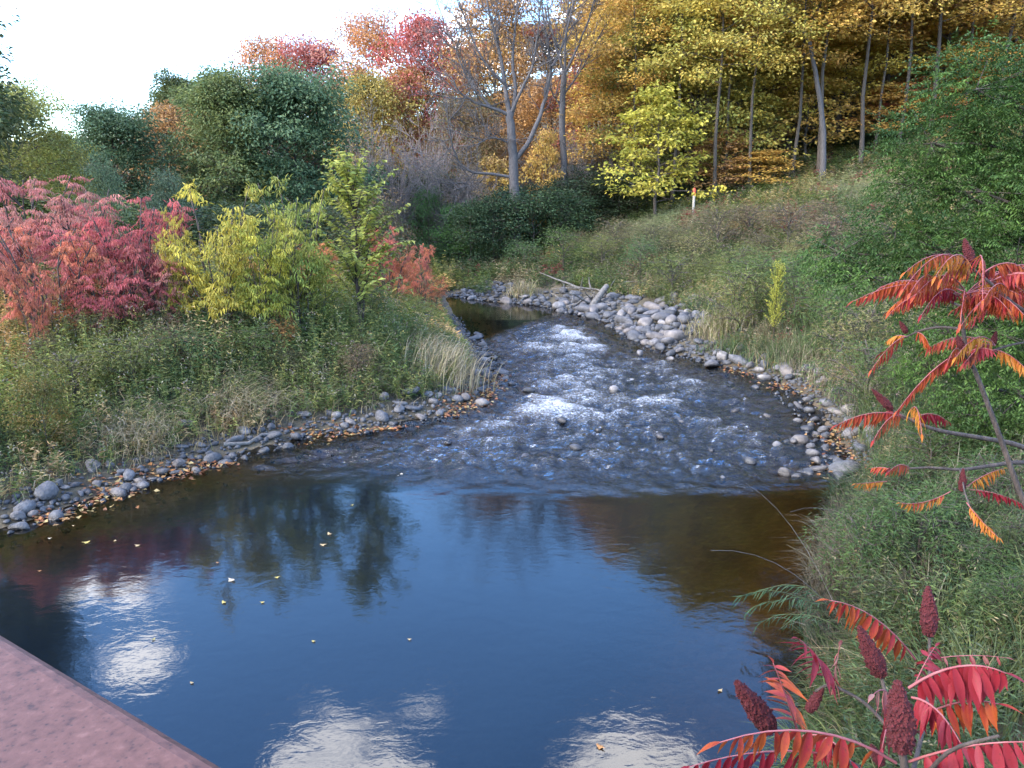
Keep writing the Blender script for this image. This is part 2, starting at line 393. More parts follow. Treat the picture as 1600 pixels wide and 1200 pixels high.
def sumac_leaf_mat():
    m, n, l, out = mat('sumac_leaflet')
    oi = node(n, 'ShaderNodeObjectInfo')
    a2 = node(n, 'ShaderNodeAttribute', attribute_name='col2', attribute_type='OBJECT')
    at = node(n, 'ShaderNodeAttribute', attribute_name='Col')
    s = node(n, 'ShaderNodeSeparateColor'); l.new(at.outputs['Color'], s.inputs[0])
    mm = node(n, 'ShaderNodeMath', operation='MULTIPLY_ADD'); mm.inputs[1].default_value = 1.0
    l.new(s.outputs['Green'], mm.inputs[0])
    rr = node(n, 'ShaderNodeMapRange'); rr.inputs['To Min'].default_value = -0.35; rr.inputs['To Max'].default_value = 0.35
    l.new(oi.outputs['Random'], rr.inputs['Value']); l.new(rr.outputs['Result'], mm.inputs[2])
    tcn = node(n, 'ShaderNodeTexCoord')
    nz = node(n, 'ShaderNodeTexNoise'); nz.inputs['Scale'].default_value = 30; nz.inputs['Detail'].default_value = 4
    l.new(tcn.outputs['Object'], nz.inputs['Vector'])
    m3 = node(n, 'ShaderNodeMath', operation='MULTIPLY_ADD'); m3.inputs[1].default_value = 0.6; m3.use_clamp = True
    l.new(nz.outputs['Fac'], m3.inputs[0]); l.new(mm.outputs[0], m3.inputs[2])
    mx = node(n, 'ShaderNodeMix', data_type='RGBA'); l.new(m3.outputs[0], mx.inputs['Factor'])
    l.new(oi.outputs['Color'], mx.inputs['A']); l.new(a2.outputs['Color'], mx.inputs['B'])
    sp_n = node(n, 'ShaderNodeTexNoise'); sp_n.inputs['Scale'].default_value = 11; sp_n.inputs['Detail'].default_value = 5; sp_n.inputs['Roughness'].default_value = .7
    ofs = node(n, 'ShaderNodeVectorMath', operation='ADD'); l.new(tcn.outputs['Object'], ofs.inputs[0]); l.new(oi.outputs['Location'], ofs.inputs[1])
    l.new(ofs.outputs[0], sp_n.inputs['Vector'])
    spr = node(n, 'ShaderNodeMapRange'); spr.inputs['From Min'].default_value = .58; spr.inputs['From Max'].default_value = .68; spr.inputs['To Max'].default_value = .75
    l.new(sp_n.outputs['Fac'], spr.inputs['Value'])
    mx0 = mx
    mx = node(n, 'ShaderNodeMix', data_type='RGBA'); l.new(spr.outputs['Result'], mx.inputs['Factor']); l.new(mx0.outputs['Result'], mx.inputs['A']); mx.inputs['B'].default_value = (.10, .03, .018, 1)
    p = node(n, 'ShaderNodeBsdfPrincipled'); p.inputs['Roughness'].default_value = 0.5; p.inputs['Specular IOR Level'].default_value = 0.22
    l.new(mx.outputs['Result'], p.inputs['Base Color'])
    t = node(n, 'ShaderNodeBsdfTranslucent'); l.new(mx.outputs['Result'], t.inputs['Color'])
    ms = node(n, 'ShaderNodeMixShader'); ms.inputs[0].default_value = 0.35
    l.new(p.outputs[0], ms.inputs[1]); l.new(t.outputs[0], ms.inputs[2]); l.new(ms.outputs[0], out.inputs['Surface'])
    return m
M_SUMAC = sumac_leaf_mat()
M_RACHIS = plain('sumac_leaf_stalk', (0.20, 0.045, 0.05), (0.28, 0.09, 0.09), 12)

# ------------------------------------------------------------------ mesh helpers
class MB:
    def __init__(self):
        self.v = []; self.t = []; self.q = []; self.c = []; self.n = 0
    def add(self, v, tris=None, quads=None, col=None):
        v = np.asarray(v, float).reshape(-1, 3)
        self.v.append(v)
        if tris is not None: self.t.append(np.asarray(tris).reshape(-1, 3) + self.n)
        if quads is not None: self.q.append(np.asarray(quads).reshape(-1, 4) + self.n)
        if col is None: col = (1, 1, 1)
        self.c.append(np.broadcast_to(np.asarray(col, float), (len(v), 3)))
        self.n += len(v)
    def tube(self, path, rad, sides=6, cap=True):
        path = np.asarray(path, float); rad = np.broadcast_to(np.asarray(rad, float), (len(path),))
        tan = np.gradient(path, axis=0); tan /= np.linalg.norm(tan, axis=1)[:, None] + 1e-9
        ref = np.array([0.0, 0, 1]) if abs(tan[:, 2]).mean() < 0.8 else np.array([1.0, 0, 0])
        a = np.cross(tan, ref); a /= np.linalg.norm(a, axis=1)[:, None] + 1e-9
        b = np.cross(tan, a)
        th = np.arange(sides) * 2 * math.pi / sides
        ring = path[:, None] + rad[:, None, None] * (np.cos(th)[None, :, None] * a[:, None] + np.sin(th)[None, :, None] * b[:, None])
        m = len(path); i = np.arange(m - 1)[:, None] * sides; j = np.arange(sides)[None]; jn = (j + 1) % sides
        q = np.stack([i + j, i + jn, i + sides + jn, i + sides + j], -1).reshape(-1, 4)
        v = ring.reshape(-1, 3)
        t = None
        if cap:
            v = np.vstack([v, path[-1] + tan[-1] * rad[-1]])
            e = (m - 1) * sides
            t = np.stack([e + np.arange(sides), e + (np.arange(sides) + 1) % sides, np.full(sides, len(v) - 1)], -1)
        self.add(v, t, q)
    def mesh(self, name, material, smooth=False):
        me = bpy.data.meshes.new(name)
        v = np.vstack(self.v) if self.v else np.zeros((0, 3))
        t = np.vstack(self.t) if self.t else np.zeros((0, 3), int)
        q = np.vstack(self.q) if self.q else np.zeros((0, 4), int)
        me.vertices.add(len(v)); me.vertices.foreach_set('co', v.astype(np.float32).ravel())
        nl = len(t) * 3 + len(q) * 4
        me.loops.add(nl); me.loops.foreach_set('vertex_index', np.concatenate([t.ravel(), q.ravel()]).astype(np.int32))
        me.polygons.add(len(t) + len(q))
        ls = np.concatenate([np.arange(len(t)) * 3, len(t) * 3 + np.arange(len(q)) * 4]).astype(np.int32)
        me.polygons.foreach_set('loop_start', ls)
        me.polygons.foreach_set('use_smooth', np.full(len(t) + len(q), smooth))
        ca = me.attributes.new('Col', 'FLOAT_COLOR', 'POINT')
        c = np.ones((len(v), 4), np.float32); c[:, :3] = np.vstack(self.c)
        ca.data.foreach_set('color', c.ravel())
        me.materials.append(material)
        me.update(calc_edges=True); me.validate()
        return me
def link(name, me, parent=None, loc=None):
    o = bpy.data.objects.new(name, me); C.objects.link(o)
    if parent is not None: o.parent = parent
    if loc is not None: o.location = [float(k) for k in loc]
    return o
def thing(name, loc=(0, 0, 0), rz=0.0):
    o = bpy.data.objects.new(name, None); C.objects.link(o)
    o.empty_display_size = 0.3
    o.location = [float(k) for k in loc]; o.rotation_euler = (0, 0, rz)
    return o
def tag(o, label, cat, group=None, kind=None):
    if label: o['label'] = label
    if cat: o['category'] = cat
    if group: o['group'] = group
    if kind: o['kind'] = kind
    return o
def tint(o, c1, c2=None):
    o.color = (*c1, 1)
    o['col2'] = [float(k) for k in (c2 or c1)] + [1.0]

def unit(v):
    return v / (np.linalg.norm(v, axis=-1, keepdims=True) + 1e-9)
def leaves(mb, pos, dirs, nrm, L, Wd, col, fold=0.25, tip=0.55):
    """diamond leaves: pos (N,3) base, dirs along the blade, nrm facing"""
    N = len(pos)
    d = unit(dirs); side = unit(np.cross(d, nrm)); up = np.cross(side, d)
    L = np.broadcast_to(np.asarray(L, float), (N,))[:, None]; w = np.broadcast_to(np.asarray(Wd, float), (N,))[:, None] * 0.5
    mid = pos + d * L * (1 - tip)
    v = np.stack([pos, mid + side * w + up * w * fold, pos + d * L - up * L * 0.12, mid - side * w + up * w * fold], 1).reshape(-1, 3)
    b = np.arange(N)[:, None] * 4
    t = np.stack([np.stack([b[:, 0], b[:, 0] + 1, b[:, 0] + 2], -1), np.stack([b[:, 0], b[:, 0] + 2, b[:, 0] + 3], -1)], 1)
    mb.add(v, t.reshape(-1, 3), None, np.repeat(np.broadcast_to(col, (N, 3)), 4, 0))
def blades(mb, pos, az, L, Wd, bend, col, tipcol=None):
    N = len(pos)
    L = np.broadcast_to(L, (N,)); Wd = np.broadcast_to(Wd, (N,)); bend = np.broadcast_to(bend, (N,))
    h = np.stack([np.cos(az), np.sin(az), np.zeros(N)], -1)
    tw = az + rng.normal(0, 0.7, N) + math.pi / 2
    s = np.stack([np.cos(tw), np.sin(tw), np.zeros(N)], -1)
    P = []
    for t, wf in ((0, 0.8), (0.4, 1.0), (0.75, 0.6), (1.0, 0)):
        c = pos + h * (bend * L * t * t)[:, None] + np.array([0, 0, 1.0]) * (L * (t - 0.55 * bend * t * t * t))[:, None]
        if wf > 0:
            P += [c - s * (Wd * wf / 2)[:, None], c + s * (Wd * wf / 2)[:, None]]
        else:
            P += [c]
    v = np.stack(P, 1).reshape(-1, 3)
    b = (np.arange(N) * 7)[:, None]
    q = np.stack([b + np.array([0, 1, 3, 2]), b + np.array([2, 3, 5, 4])], 1).reshape(-1, 4)
    t = (b + np.array([4, 5, 6])).reshape(-1, 3)
    mb.add(v, t, q, np.repeat(np.broadcast_to(col, (N, 3)), 7, 0))
def rnd_dirs(N, up=0.0, flat=1.0):
    v = rng.normal(size=(N, 3)); v[:, 2] *= flat
    v = unit(v); v[:, 2] += up
    return unit(v)
def curve(a, b, sag, n=5, jit=0.0):
    a = np.asarray(a, float); b = np.asarray(b, float)
    t = np.linspace(0, 1, n)[:, None]
    p = a + (b - a) * t; p[:, 2] += (sag * 4 * t * (1 - t))[:, 0]
    if jit: p[1:-1] += rng.normal(0, jit, (n - 2, 3))
    return p

# ------------------------------------------------------------------ ground sheet
def spaced(parts):
    out = []
    for a, b, s in parts:
        out.append(np.arange(a, b, s))
    return np.unique(np.concatenate(out + [[parts[-1][1]]]))
gx = spaced([(-900, -200, 100), (-200, -60, 14), (-60, -24, 2), (-24, 14, 0.3), (14, 40, 0.8), (40, 100, 4), (100, 300, 20), (300, 900, 100)])
gy = spaced([(-900, -150, 100), (-150, -14, 10), (-14, 4, 1.0), (4, 20, 0.28), (20, 52, 0.4), (52, 100, 1.6), (100, 300, 12), (300, 1500, 120)])
X, Y = np.meshgrid(gx, gy)
Z = gz(X, Y)
nx, ny = len(gx), len(gy)
i = (np.arange(ny - 1)[:, None] * nx + np.arange(nx - 1)[None]).ravel()
bedm = sstep(.1, -.3, river_d(X, Y)).ravel()
mb = MB(); mb.add(np.stack([X, Y, Z], -1), None, np.stack([i, i + 1, i + nx + 1, i + nx], -1), np.stack([bedm, bedm * 0, bedm * 0], -1))
o = link('ground', mb.mesh('ground', M_GROUND, True)); o['kind'] = 'structure'

# ------------------------------------------------------------------ water
FOAM = [(860, 640, 130, 34, .40), (780, 660, 90, 26, .30), (800, 678, 80, 16, .26), (900, 608, 120, 26, .27), (960, 575, 150, 26, .23), (860, 575, 60, 20, .22), (905, 530, 50, 26, .40), (880, 545, 70, 18, .30),
        (1010, 628, 80, 10, .28), (840, 606, 30, 40, .24), (1050, 590, 80, 20, .16), (760, 552, 50, 12, .25), (920, 505, 40, 20, .26), (1100, 640, 120, 30, .10), (720, 668, 60, 12, .2), (1160, 690, 90, 30, .08)]
wx = np.arange(-20, 11.5, 0.065)
wy = spaced([(-12, 6, 0.5), (6, 11, 0.12), (11, 33, 0.062), (33, 46, 0.2)])
X, Y = np.meshgrid(wx, wy)
D = river_d(X, Y).reshape(X.shape)
rif = sstep(11.6, 13.6, Y + 0.9 * (fbm(X * 0.5, X * 0 + 3, 2) - 0.5) + 0.10 * X) * (1 - sstep(26.6, 28.6, Y - 2.0 * X)) * (1 - sstep(33, 36, Y))
rif = rif * (0.35 + 0.65 * sstep(-0.2, -1.6, D))
xs = X * math.cos(0.2) + Y * math.sin(0.2); ys = -X * math.sin(0.2) + Y * math.cos(0.2)
wav = (fbm(xs * 1.1, ys * 1.6, 21, 3) - 0.5) * 0.16 + (fbm(xs * 3.2, ys * 4.6, 31, 3) - 0.5) * 0.10
rid = 1 - np.abs(2 * fbm(xs * 2.0 + 0.8 * vnoise(xs, ys, 4), ys * 3.0, 41, 3) - 1)
wav = wav * 1.4 + (rid - 0.75) * 0.16
Z = zw(Y) + wav * rif + (vnoise(xs * 0.9, ys * 1.4, 8) - 0.5) * 0.004
# foam amount from where the photograph shows white water, in world places
foam = np.zeros_like(X)
for (fx, fy, fw, fh, fa) in FOAM:
    c = on_water(fx, fy); ex = on_water(fx + fw, fy); ey = on_water(fx, fy - fh); ey2 = on_water(fx, fy + fh)
    sx = abs(ex[0] - c[0]); sy = abs(ey[1] - ey2[1]) / 2
    foam = np.maximum(foam, fa * np.exp(-((X - c[0]) / sx) ** 2 - ((Y - c[1]) / sy) ** 2))
foam = foam * 0.44 + 0.26 * rif + 1.15 * rif * np.clip(wav, -0.1, 0.12)
deep = .93 * sstep(-0.6, -2.8, D) * (1 - 0.3 * rif)
ny, nx = X.shape
keep = (D[:-1, :-1] < 0.8) & (D[1:, 1:] < 0.8)
ii = (np.arange(ny - 1)[:, None] * nx + np.arange(nx - 1)[None])[keep]
q = np.stack([ii, ii + 1, ii + nx + 1, ii + nx], -1)
used, inv = np.unique(q, return_inverse=True)
mb = MB()
mb.add(np.stack([X, Y, Z], -1).reshape(-1, 3)[used], None, inv.reshape(-1, 4), np.stack([rif, foam, deep], -1).reshape(-1, 3)[used])
o = link('river_water', mb.mesh('river_water', M_WATER, True)); o['kind'] = 'structure'

#@@PART2@@
# ------------------------------------------------------------------ bridge rail in the corner
def rail():
    dz = 0.36
    d1, d2 = ray(0, 975), ray(385, 1200)
    p1 = d1 * (dz / -d1[2]); p2 = d2 * (dz / -d2[2])
    u = unit((p1 - p2)[None])[0]; nrm = np.array([u[1], -u[0], 0]); nrm = nrm if nrm[1] > 0 else -nrm
    top = CAM_H - dz
    root = thing('bridge_railing', (p2[0], p2[1], 2.9))
    wdt, hh, r = 0.16, 0.10, 0.018
    prof = []
    for cx, cz, a0 in ((-r, -r, 0), (-wdt + r, -r, 90), (-wdt + r, -hh + r, 180), (-r, -hh + r, 270)):
        for k in range(5):
            a = R(a0 + k * 22.5); prof.append((cx + r * math.cos(a), cz + r * math.sin(a)))
    def beam(prof, a, b, z):
        m = MB(); n = len(prof); V = []
        for s in (a, b):
            for (c, h) in prof:
                V.append(p2 * [1, 1, 0] + u * s + nrm * c + np.array([0, 0, z + h]))
        V = np.array(V) - np.array([p2[0], p2[1], 2.9])
        q = [(k, (k + 1) % n, n + (k + 1) % n, n + k) for k in range(n)]
        m.add(V, [(0, k + 1, k) for k in range(1, n - 1)] + [(n, n + k, n + k + 1) for k in range(1, n - 1)], q)
        return m
    link('handrail', beam(prof, -3.0, 6.0, top).mesh('handrail', M_PAINT), root)
    sq = [(-0.03, 0), (-0.13, 0), (-0.13, -1.16), (-0.03, -1.16)]
    for s in (-2.4, -0.6, 1.2, 3.0, 4.8):
        link('railing_post', beam(sq, s, s + 0.08, top - hh + 0.005).mesh('railing_post', M_PAINT), root)
    tag(root, 'chalky red painted steel railing with flat handrail on the footbridge', 'railing')
    deck = thing('footbridge', (p2[0], p2[1], 2.7))
    m = beam([(0, 0.2), (-2.6, 0.2), (-2.6, 0.0), (0, 0.0)], -9, 12, 2.7)
    me = m.mesh('bridge_deck', M_DECK)
    me.transform(Matrix.Translation((0, 0, 0.2)))
    link('deck', me, deck)
    g = beam([(-0.1, 0), (-0.35, 0), (-0.35, -0.5), (-0.1, -0.5)], -9, 12, 2.7)
    me = g.mesh('girder', M_PAINT); me.transform(Matrix.Translation((0, 0, 0.21)))
    link('girder', me, deck)
    tag(deck, 'footbridge deck with steel girder under the red railing', 'bridge')
rail()

# ------------------------------------------------------------------ rocks
def rock_mesh(k, sub=2):
    bm = bmesh.new(); bmesh.ops.create_icosphere(bm, subdivisions=sub, radius=0.5)
    r = np.random.default_rng(100 + k)
    ph = r.uniform(0, 6.28, (5, 3)); fr = r.uniform(1.5, 5, (5, 3)); sc = np.array([1, r.uniform(.6, .95), r.uniform(.42, .8)])
    planes = unit(r.normal(size=(7, 3))); off = r.uniform(0.22, 0.44, 7)
    for v in bm.verts:
        p = np.array(v.co)
        p = p * (1 + 0.07 * sum(math.sin(fr[j] @ p + ph[j, 0]) for j in range(5)) / 1.5)
        for n_, o_ in zip(planes, off):
            e = p @ n_ - o_
            if e > 0: p = p - n_ * e * 0.92
        v.co = p * sc
    me = bpy.data.meshes.new('stone'); bm.to_mesh(me); bm.free()
    me.materials.append(M_ROCK)
    me.polygons.foreach_set('use_smooth', np.full(len(me.polygons), True))
    return me
ROCKS = [rock_mesh(k) for k in range(12)]
small_tpl = []
for k in range(4):
    me = rock_mesh(50 + k, 1)
    v = np.zeros(len(me.vertices) * 3, np.float32); me.vertices.foreach_get('co', v)
    small_tpl.append((v.reshape(-1, 3), np.array([p.vertices[:] for p in me.polygons])))
    bpy.data.meshes.remove(me)
placed = []      # x, y, z, size, label key
def try_rock(x, y, s, key, f=0.62, dz=0.0):
    for (a, b, c, t, k) in placed:
        if abs(a - x) < 1.2 and (a - x) ** 2 + (b - y) ** 2 < (f * 0.5 * (s + t)) ** 2: return
    z = float(gz(np.array([x]), np.array([y]))[0])
    placed.append((x, y, max(z, float(zw(y)) - 0.12 * s) + dz, s, key))
def along(pts, n, band, smin, smax, key, f=0.62, skew=1.7, lo=-0.15):
    pts = np.array(pts); seg = np.linalg.norm(np.diff(pts, axis=0), axis=1); cum = np.r_[0, np.cumsum(seg)]
    for _ in range(n):
        t = rng.uniform(0, cum[-1]); k = min(np.searchsorted(cum, t) - 1, len(seg) - 1); k = max(k, 0)
        p = pts[k] + (pts[k + 1] - pts[k]) * (t - cum[k]) / seg[k]
        d = pts[k + 1] - pts[k]; nn = np.array([-d[1], d[0]]) / seg[k]
        off = lo + (band - lo) * rng.uniform() ** 1.2
        s = smin + (smax - smin) * rng.uniform() ** skew
        q = p + nn * off
        if river_d(q[0], q[1])[0] * np.sign(off) < 0: q = p - nn * off
        try_rock(q[0], q[1], s, key, f)
LP = [on_water(*p)[:2] for p in LEFT_PX]; FP = [on_water(*p)[:2] for p in FAR_PX]
# single stones the photograph shows clearly
SINGLE = [(73, 772, .50, 'large rounded grey boulder among the shore stones below the leaning dry grass'),
          (826, 620, .33, 'dark round stone standing alone amid the white rapids'),
          (1000, 560, .42, 'pale rounded stone in the riffle upstream of the white water'),
          (1047, 565, .36, 'small pale stone in the riffle beside a larger rounded one'),
          (1112, 572, .55, 'flat pale slab stone just above the riffle surface'),
          (742, 527, .5, 'smooth pale boulder at the lip of the upper pool'),
          (1262, 578, .62, 'large angular grey boulder on the shore under the meadow bank'),
          (1228, 582, .45, 'low pale stone next to the angular boulder on the shore'),
          (1247, 700, .42, 'broad rounded stone in the shallow cluster near the orange sumac'),
          (1268, 720, .34, 'flat light grey stone in the shallow cluster near the orange sumac'),
          (1308, 745, .36, 'pale grey blocky stone where the grassy bank meets the riffle'),
          (640, 615, .50, 'wide flat-topped boulder at the foot of the weedy bank'),
          (475, 648, .38, 'round grey boulder below the dry grass on the weedy bank'),
          (290, 665, .42, 'pinkish grey boulder sitting up in the bank grass'),
          (601, 622, .34, 'rounded stone at the upper row of shore stones'),
          (905, 468, .75, 'dark rounded boulder beside the leaning log'),
          (1020, 480, .8, 'pale grey riprap boulder on top of the stony point'),
          (1035, 497, .9, 'large angular light grey riprap block on the stony point'),
          (1003, 497, .75, 'blocky pale riprap boulder at the slope of the stony point')]
for (px, py, s, lab) in SINGLE:
    p = G(px, py + 6); placed.append((p[0], p[1], max(p[2], float(zw(p[1])) - 0.05) + 0.08 * s, s, lab))
K_L, K_T, K_F, K_R, K_M, K_N, K_W = ('left', 'tip', 'far', 'riprap', 'meadow', 'near', 'water')
along(LP[0:11], 620, 0.8, 0.09, 0.38, K_L, .56, 2.4, lo=-.3)
along(LP[10:16], 260, 1.3, 0.14, 0.42, K_T, lo=-0.4)
along(FP[0:2], 120, 2.6, .25, .6, K_F, .55)
along(FP[0:5], 320, 2.0, 0.25, 0.65, K_F, .55)
along(FP[4:9], 600, 3.4, 0.25, 0.85, K_R, 0.5, 2.2)
along(FP[8:13], 330, 1.0, 0.15, 0.65, K_M, .6, 2.6)
along(FP[12:17], 150, .6, 0.14, 0.6, K_N, .62, 2.6, lo=-0.7)
for (px, py) in [(1192, 692), (1183, 705), (1215, 698), (1232, 712), (1240, 690), (1225, 738), (1243, 742), (1258, 738), (1280, 735), (1290, 700), (1300, 715), (1275, 690), (1230, 690),
                 (745, 635), (752, 632), (985, 665), (770, 600), (1032, 679), (1140, 600), (935, 670), (1205, 600), (1180, 605), (930, 480), (430, 690), (455, 683), (440, 697), (690, 560), (1130, 748), (1085, 742), (800, 600), (880, 655), (1020, 650), (960, 700), (1110, 700), (1060, 655), (1150, 640), (900, 700), (820, 715), (700, 690), (620, 700), (1200, 650), (1090, 610), (960, 610), (1170, 720), (860, 560), (1040, 600)]:
    p = on_water(px, py); placed.append((p[0], p[1], p[2] - 0.05, rng.uniform(.18, .36), K_W))
INFO = {K_L: ('grey river stone in the row at the foot of the weedy bank', 'stones below the weedy bank'),
        K_T: ('pale cobble on the stony tip where the weedy bank narrows the river', 'cobbles on the bank tip'),
        K_F: ('grey stone edging the far side of the upper pool', 'stones along the upper pool'),
        K_R: ('grey riprap rock piled on the stony point by the leaning log', 'riprap rocks on the stony point'),
        K_M: ('grey shore stone in the row under the meadow bank', 'stones under the meadow bank'),
        K_N: ('grey stone on the shore below the big green tree', 'stones below the green tree'),
        K_W: ('low wet stone breaking the water in the riffle', 'stones in the riffle')}
order = sorted(range(len(placed)), key=lambda k: -(placed[k][3] / placed[k][1]) - (9 if placed[k][4] not in INFO else 0))
indiv = set(order[:290])
mb = MB(); nsm = 0
def add_small(x, y, z, s):
    v, t = small_tpl[rng.integers(4)]
    a = rng.uniform(0, 6.28); c_, s_ = math.cos(a), math.sin(a)
    w = v * s; w = np.stack([w[:, 0] * c_ - w[:, 1] * s_, w[:, 0] * s_ + w[:, 1] * c_, w[:, 2]], -1) + [x, y, z]
    mb.add(w, t)
for k, (x, y, z, s, key) in enumerate(placed):
    if k in indiv:
        o = link('river_stone' if key in INFO else 'boulder', ROCKS[rng.integers(12)], None, (x, y, z + 0.12 * s))
        o.rotation_euler = (rng.normal(0, .18), rng.normal(0, .18), rng.uniform(0, 6.28))
        o.scale = (s * rng.uniform(.9, 1.25), s * rng.uniform(.85, 1.1), s * rng.uniform(.8, 1.1))
        if key in INFO: tag(o, INFO[key][0], 'stone', INFO[key][1])
        else: tag(o, key, 'boulder')
    else:
        add_small(x, y, z + 0.1 * s, s)
# pebbles and cobbles along every shore, too many to count
for pts, n, band in ((LP[0:17], 1500, 1.0), (FP[0:17], 1700, 1.1)):
    pts = np.array(pts); seg = np.linalg.norm(np.diff(pts, axis=0), axis=1); cum = np.r_[0, np.cumsum(seg)]
    t = rng.uniform(0, cum[-1], n); k = np.clip(np.searchsorted(cum, t) - 1, 0, len(seg) - 1)
    p = pts[k] + (pts[k + 1] - pts[k]) * ((t - cum[k]) / seg[k])[:, None] + rng.normal(0, 0.45 * band, (n, 2))
    s = rng.uniform(.05, .16, n); z = gz(p[:, 0], p[:, 1]) + .15 * s
    for j in range(n): add_small(p[j, 0], p[j, 1], z[j], s[j])
o = link('pebbles', mb.mesh('pebbles', M_ROCK, True)); tag(o, 'grey pebbles and small cobbles filling the shore between the stones', 'pebbles', None, 'stuff')

# ------------------------------------------------------------------ fallen leaves, floating leaves, driftwood
mb = MB()
P = []
for pts, n in ((LP[0:14], 2000), (FP[10:18], 800)):
    pts = np.array(pts); seg = np.linalg.norm(np.diff(pts, axis=0), axis=1); cum = np.r_[0, np.cumsum(seg)]
    t = rng.uniform(0, cum[-1], n); k = np.clip(np.searchsorted(cum, t) - 1, 0, len(seg) - 1)
    p = pts[k] + (pts[k + 1] - pts[k]) * ((t - cum[k]) / seg[k])[:, None] + rng.normal(0, 0.28, (n, 2))
    keep = fbm(p[:, 0] * 1.3, p[:, 1] * 1.3, 77, 2) > 0.53
    P.append(p[keep])
P = np.vstack(P); z = np.maximum(gz(P[:, 0], P[:, 1]), zw(P[:, 1])) + 0.012 + rng.uniform(0, .03, len(P))
N = len(P)
cols = np.array([(.38, .17, .06), (.45, .25, .10), (.30, .12, .06), (.42, .32, .14), (.22, .10, .05)])[rng.integers(0, 5, N)] * rng.uniform(.6, 1.1, (N, 1))
leaves(mb, np.c_[P, z], rnd_dirs(N, 0, .15), unit(np.c_[rng.normal(0, .3, (N, 2)), np.ones(N)]), rng.uniform(.06, .13, N), rng.uniform(.05, .09, N), cols)
o = link('fallen_leaves', mb.mesh('fallen_leaves', M_VEG)); tag(o, 'drifts of orange brown fallen leaves among the shore stones', 'leaves', None, 'stuff')

def floating_leaf():
    m = MB(); n = 9
    a = np.linspace(0, 2 * math.pi, n, endpoint=False)
    rr = 0.05 * (1 + 0.35 * np.cos(5 * a))
    v = np.c_[rr * np.cos(a) * 1.2, rr * np.sin(a), 0.012 * np.cos(2 * a)]
    m.add(np.vstack([[0, 0, 0.004], v]), [(0, k + 1, (k + 1) % n + 1) for k in range(n)], None, (1, 0, 0))
    return m.mesh('floating_leaf', M_LEAF)
FL = floating_leaf()
for (px, py, s) in [(135, 848, 1.1), (215, 853, .9), (78, 842, .6), (115, 822, .5), (362, 907, 1.2), (505, 852, 1.0), (515, 835, 1.0), (433, 903, .7), (350, 942, .8), (410, 942, .6), (625, 743, 1.6), (938, 1168, .9),
                    (640, 1000, .5), (1125, 1080, .6), (340, 880, .5), (180, 846, .6), (1290, 748, 1.2), (1135, 749, 1.3), (710, 726, 1.3), (240, 1000, .5), (490, 1003, .5), (550, 790, .6), (62, 893, .5), (300, 1068, .5)]:
    p = on_water(px, py)
    o = link('floating_leaf', FL, None, (p[0], p[1], p[2] + 0.012)); s *= .72; o.scale = (s, s * .8, s); o.rotation_euler = (0, 0, rng.uniform(0, 6.28))
    c = [(.5, .36, .18), (.55, .42, .12), (.6, .5, .35), (.45, .22, .08)][rng.integers(4)]
    tint(o, c); tag(o, 'small fallen leaf floating on the calm pool', 'leaf', 'leaves floating on the pool')
def stick(name, pix, rad, label, cat, lift=0.05):
    pts = np.array([np.array(G(px, py)) if not isinstance(Yv, float) else W(px, py, Yv) for (px, py, Yv) in pix]); pts[:, 2] = np.maximum(pts[:, 2], zw(pts[:, 1])) + lift
    m = MB(); b = pts[0].copy(); m.tube(pts - b, np.linspace(rad, rad * .45, len(pts)), 7)
    o = link(name, m.mesh(name, M_DRIFT, True), None, b); tag(o, label, cat)
stick('drift_branch', [(350, 702, 0), (388, 697, 0), (410, 687, 0), (430, 684, 0)], .045, 'bare curved drift branch lying on the stones below the weedy bank', 'branch')
stick('drift_branch', [(1255, 590, 0), (1228, 587, 0), (1212, 580, 0)], .04, 'thin pale drift branch stuck on the shore beside the angular boulder', 'branch')
pb = G(912, 490); pt = W(948, 447, pb[1] + 1.2)
m = MB(); m.tube(curve([0, 0, -.3], pt - pb, 0.05, 6), np.linspace(.17, .12, 6), 9)
o = link('leaning_log', m.mesh('leaning_log', M_DRIFT, True), None, pb); tag(o, 'bleached straight log leaning on the riprap of the stony point', 'log')
root = thing('driftwood_pile', G(905, 478))
b = np.array(root.location)
for k in range(26):
    a = G(rng.uniform(872, 960), rng.uniform(452, 484)); e = a + rng.normal(0, [1.1, .7, .15]); e[2] = a[2] + rng.uniform(.0, .8)
    m = MB(); m.tube(curve(a - b, e - b, rng.uniform(-.1, .1), 4, .05), np.linspace(rng.uniform(.03, .07), .012, 4), 5)
    link('stick', m.mesh('stick', M_DRIFT, True), root)
tag(root, 'tangled heap of grey driftwood sticks behind the leaning log', 'driftwood')
pp = W(1083, 336, 45.0); pp[2] = float(gz(pp[0:1], pp[1:2])[0])
root = thing('marker_post', pp)
def cyl(a, b, r, n=10):
    m = MB(); m.tube([(0, 0, a), (0, 0, (a + b) / 2), (0, 0, b)], r, n); return m
link('post', cyl(-.2, 1.15, .075).mesh('post', M_POSTW, True), root); link('painted_top', cyl(1.15, 1.5, .08).mesh('painted_top', M_POSTR, True), root)
tag(root, 'slim wooden post with an orange red top at the forest edge', 'post')

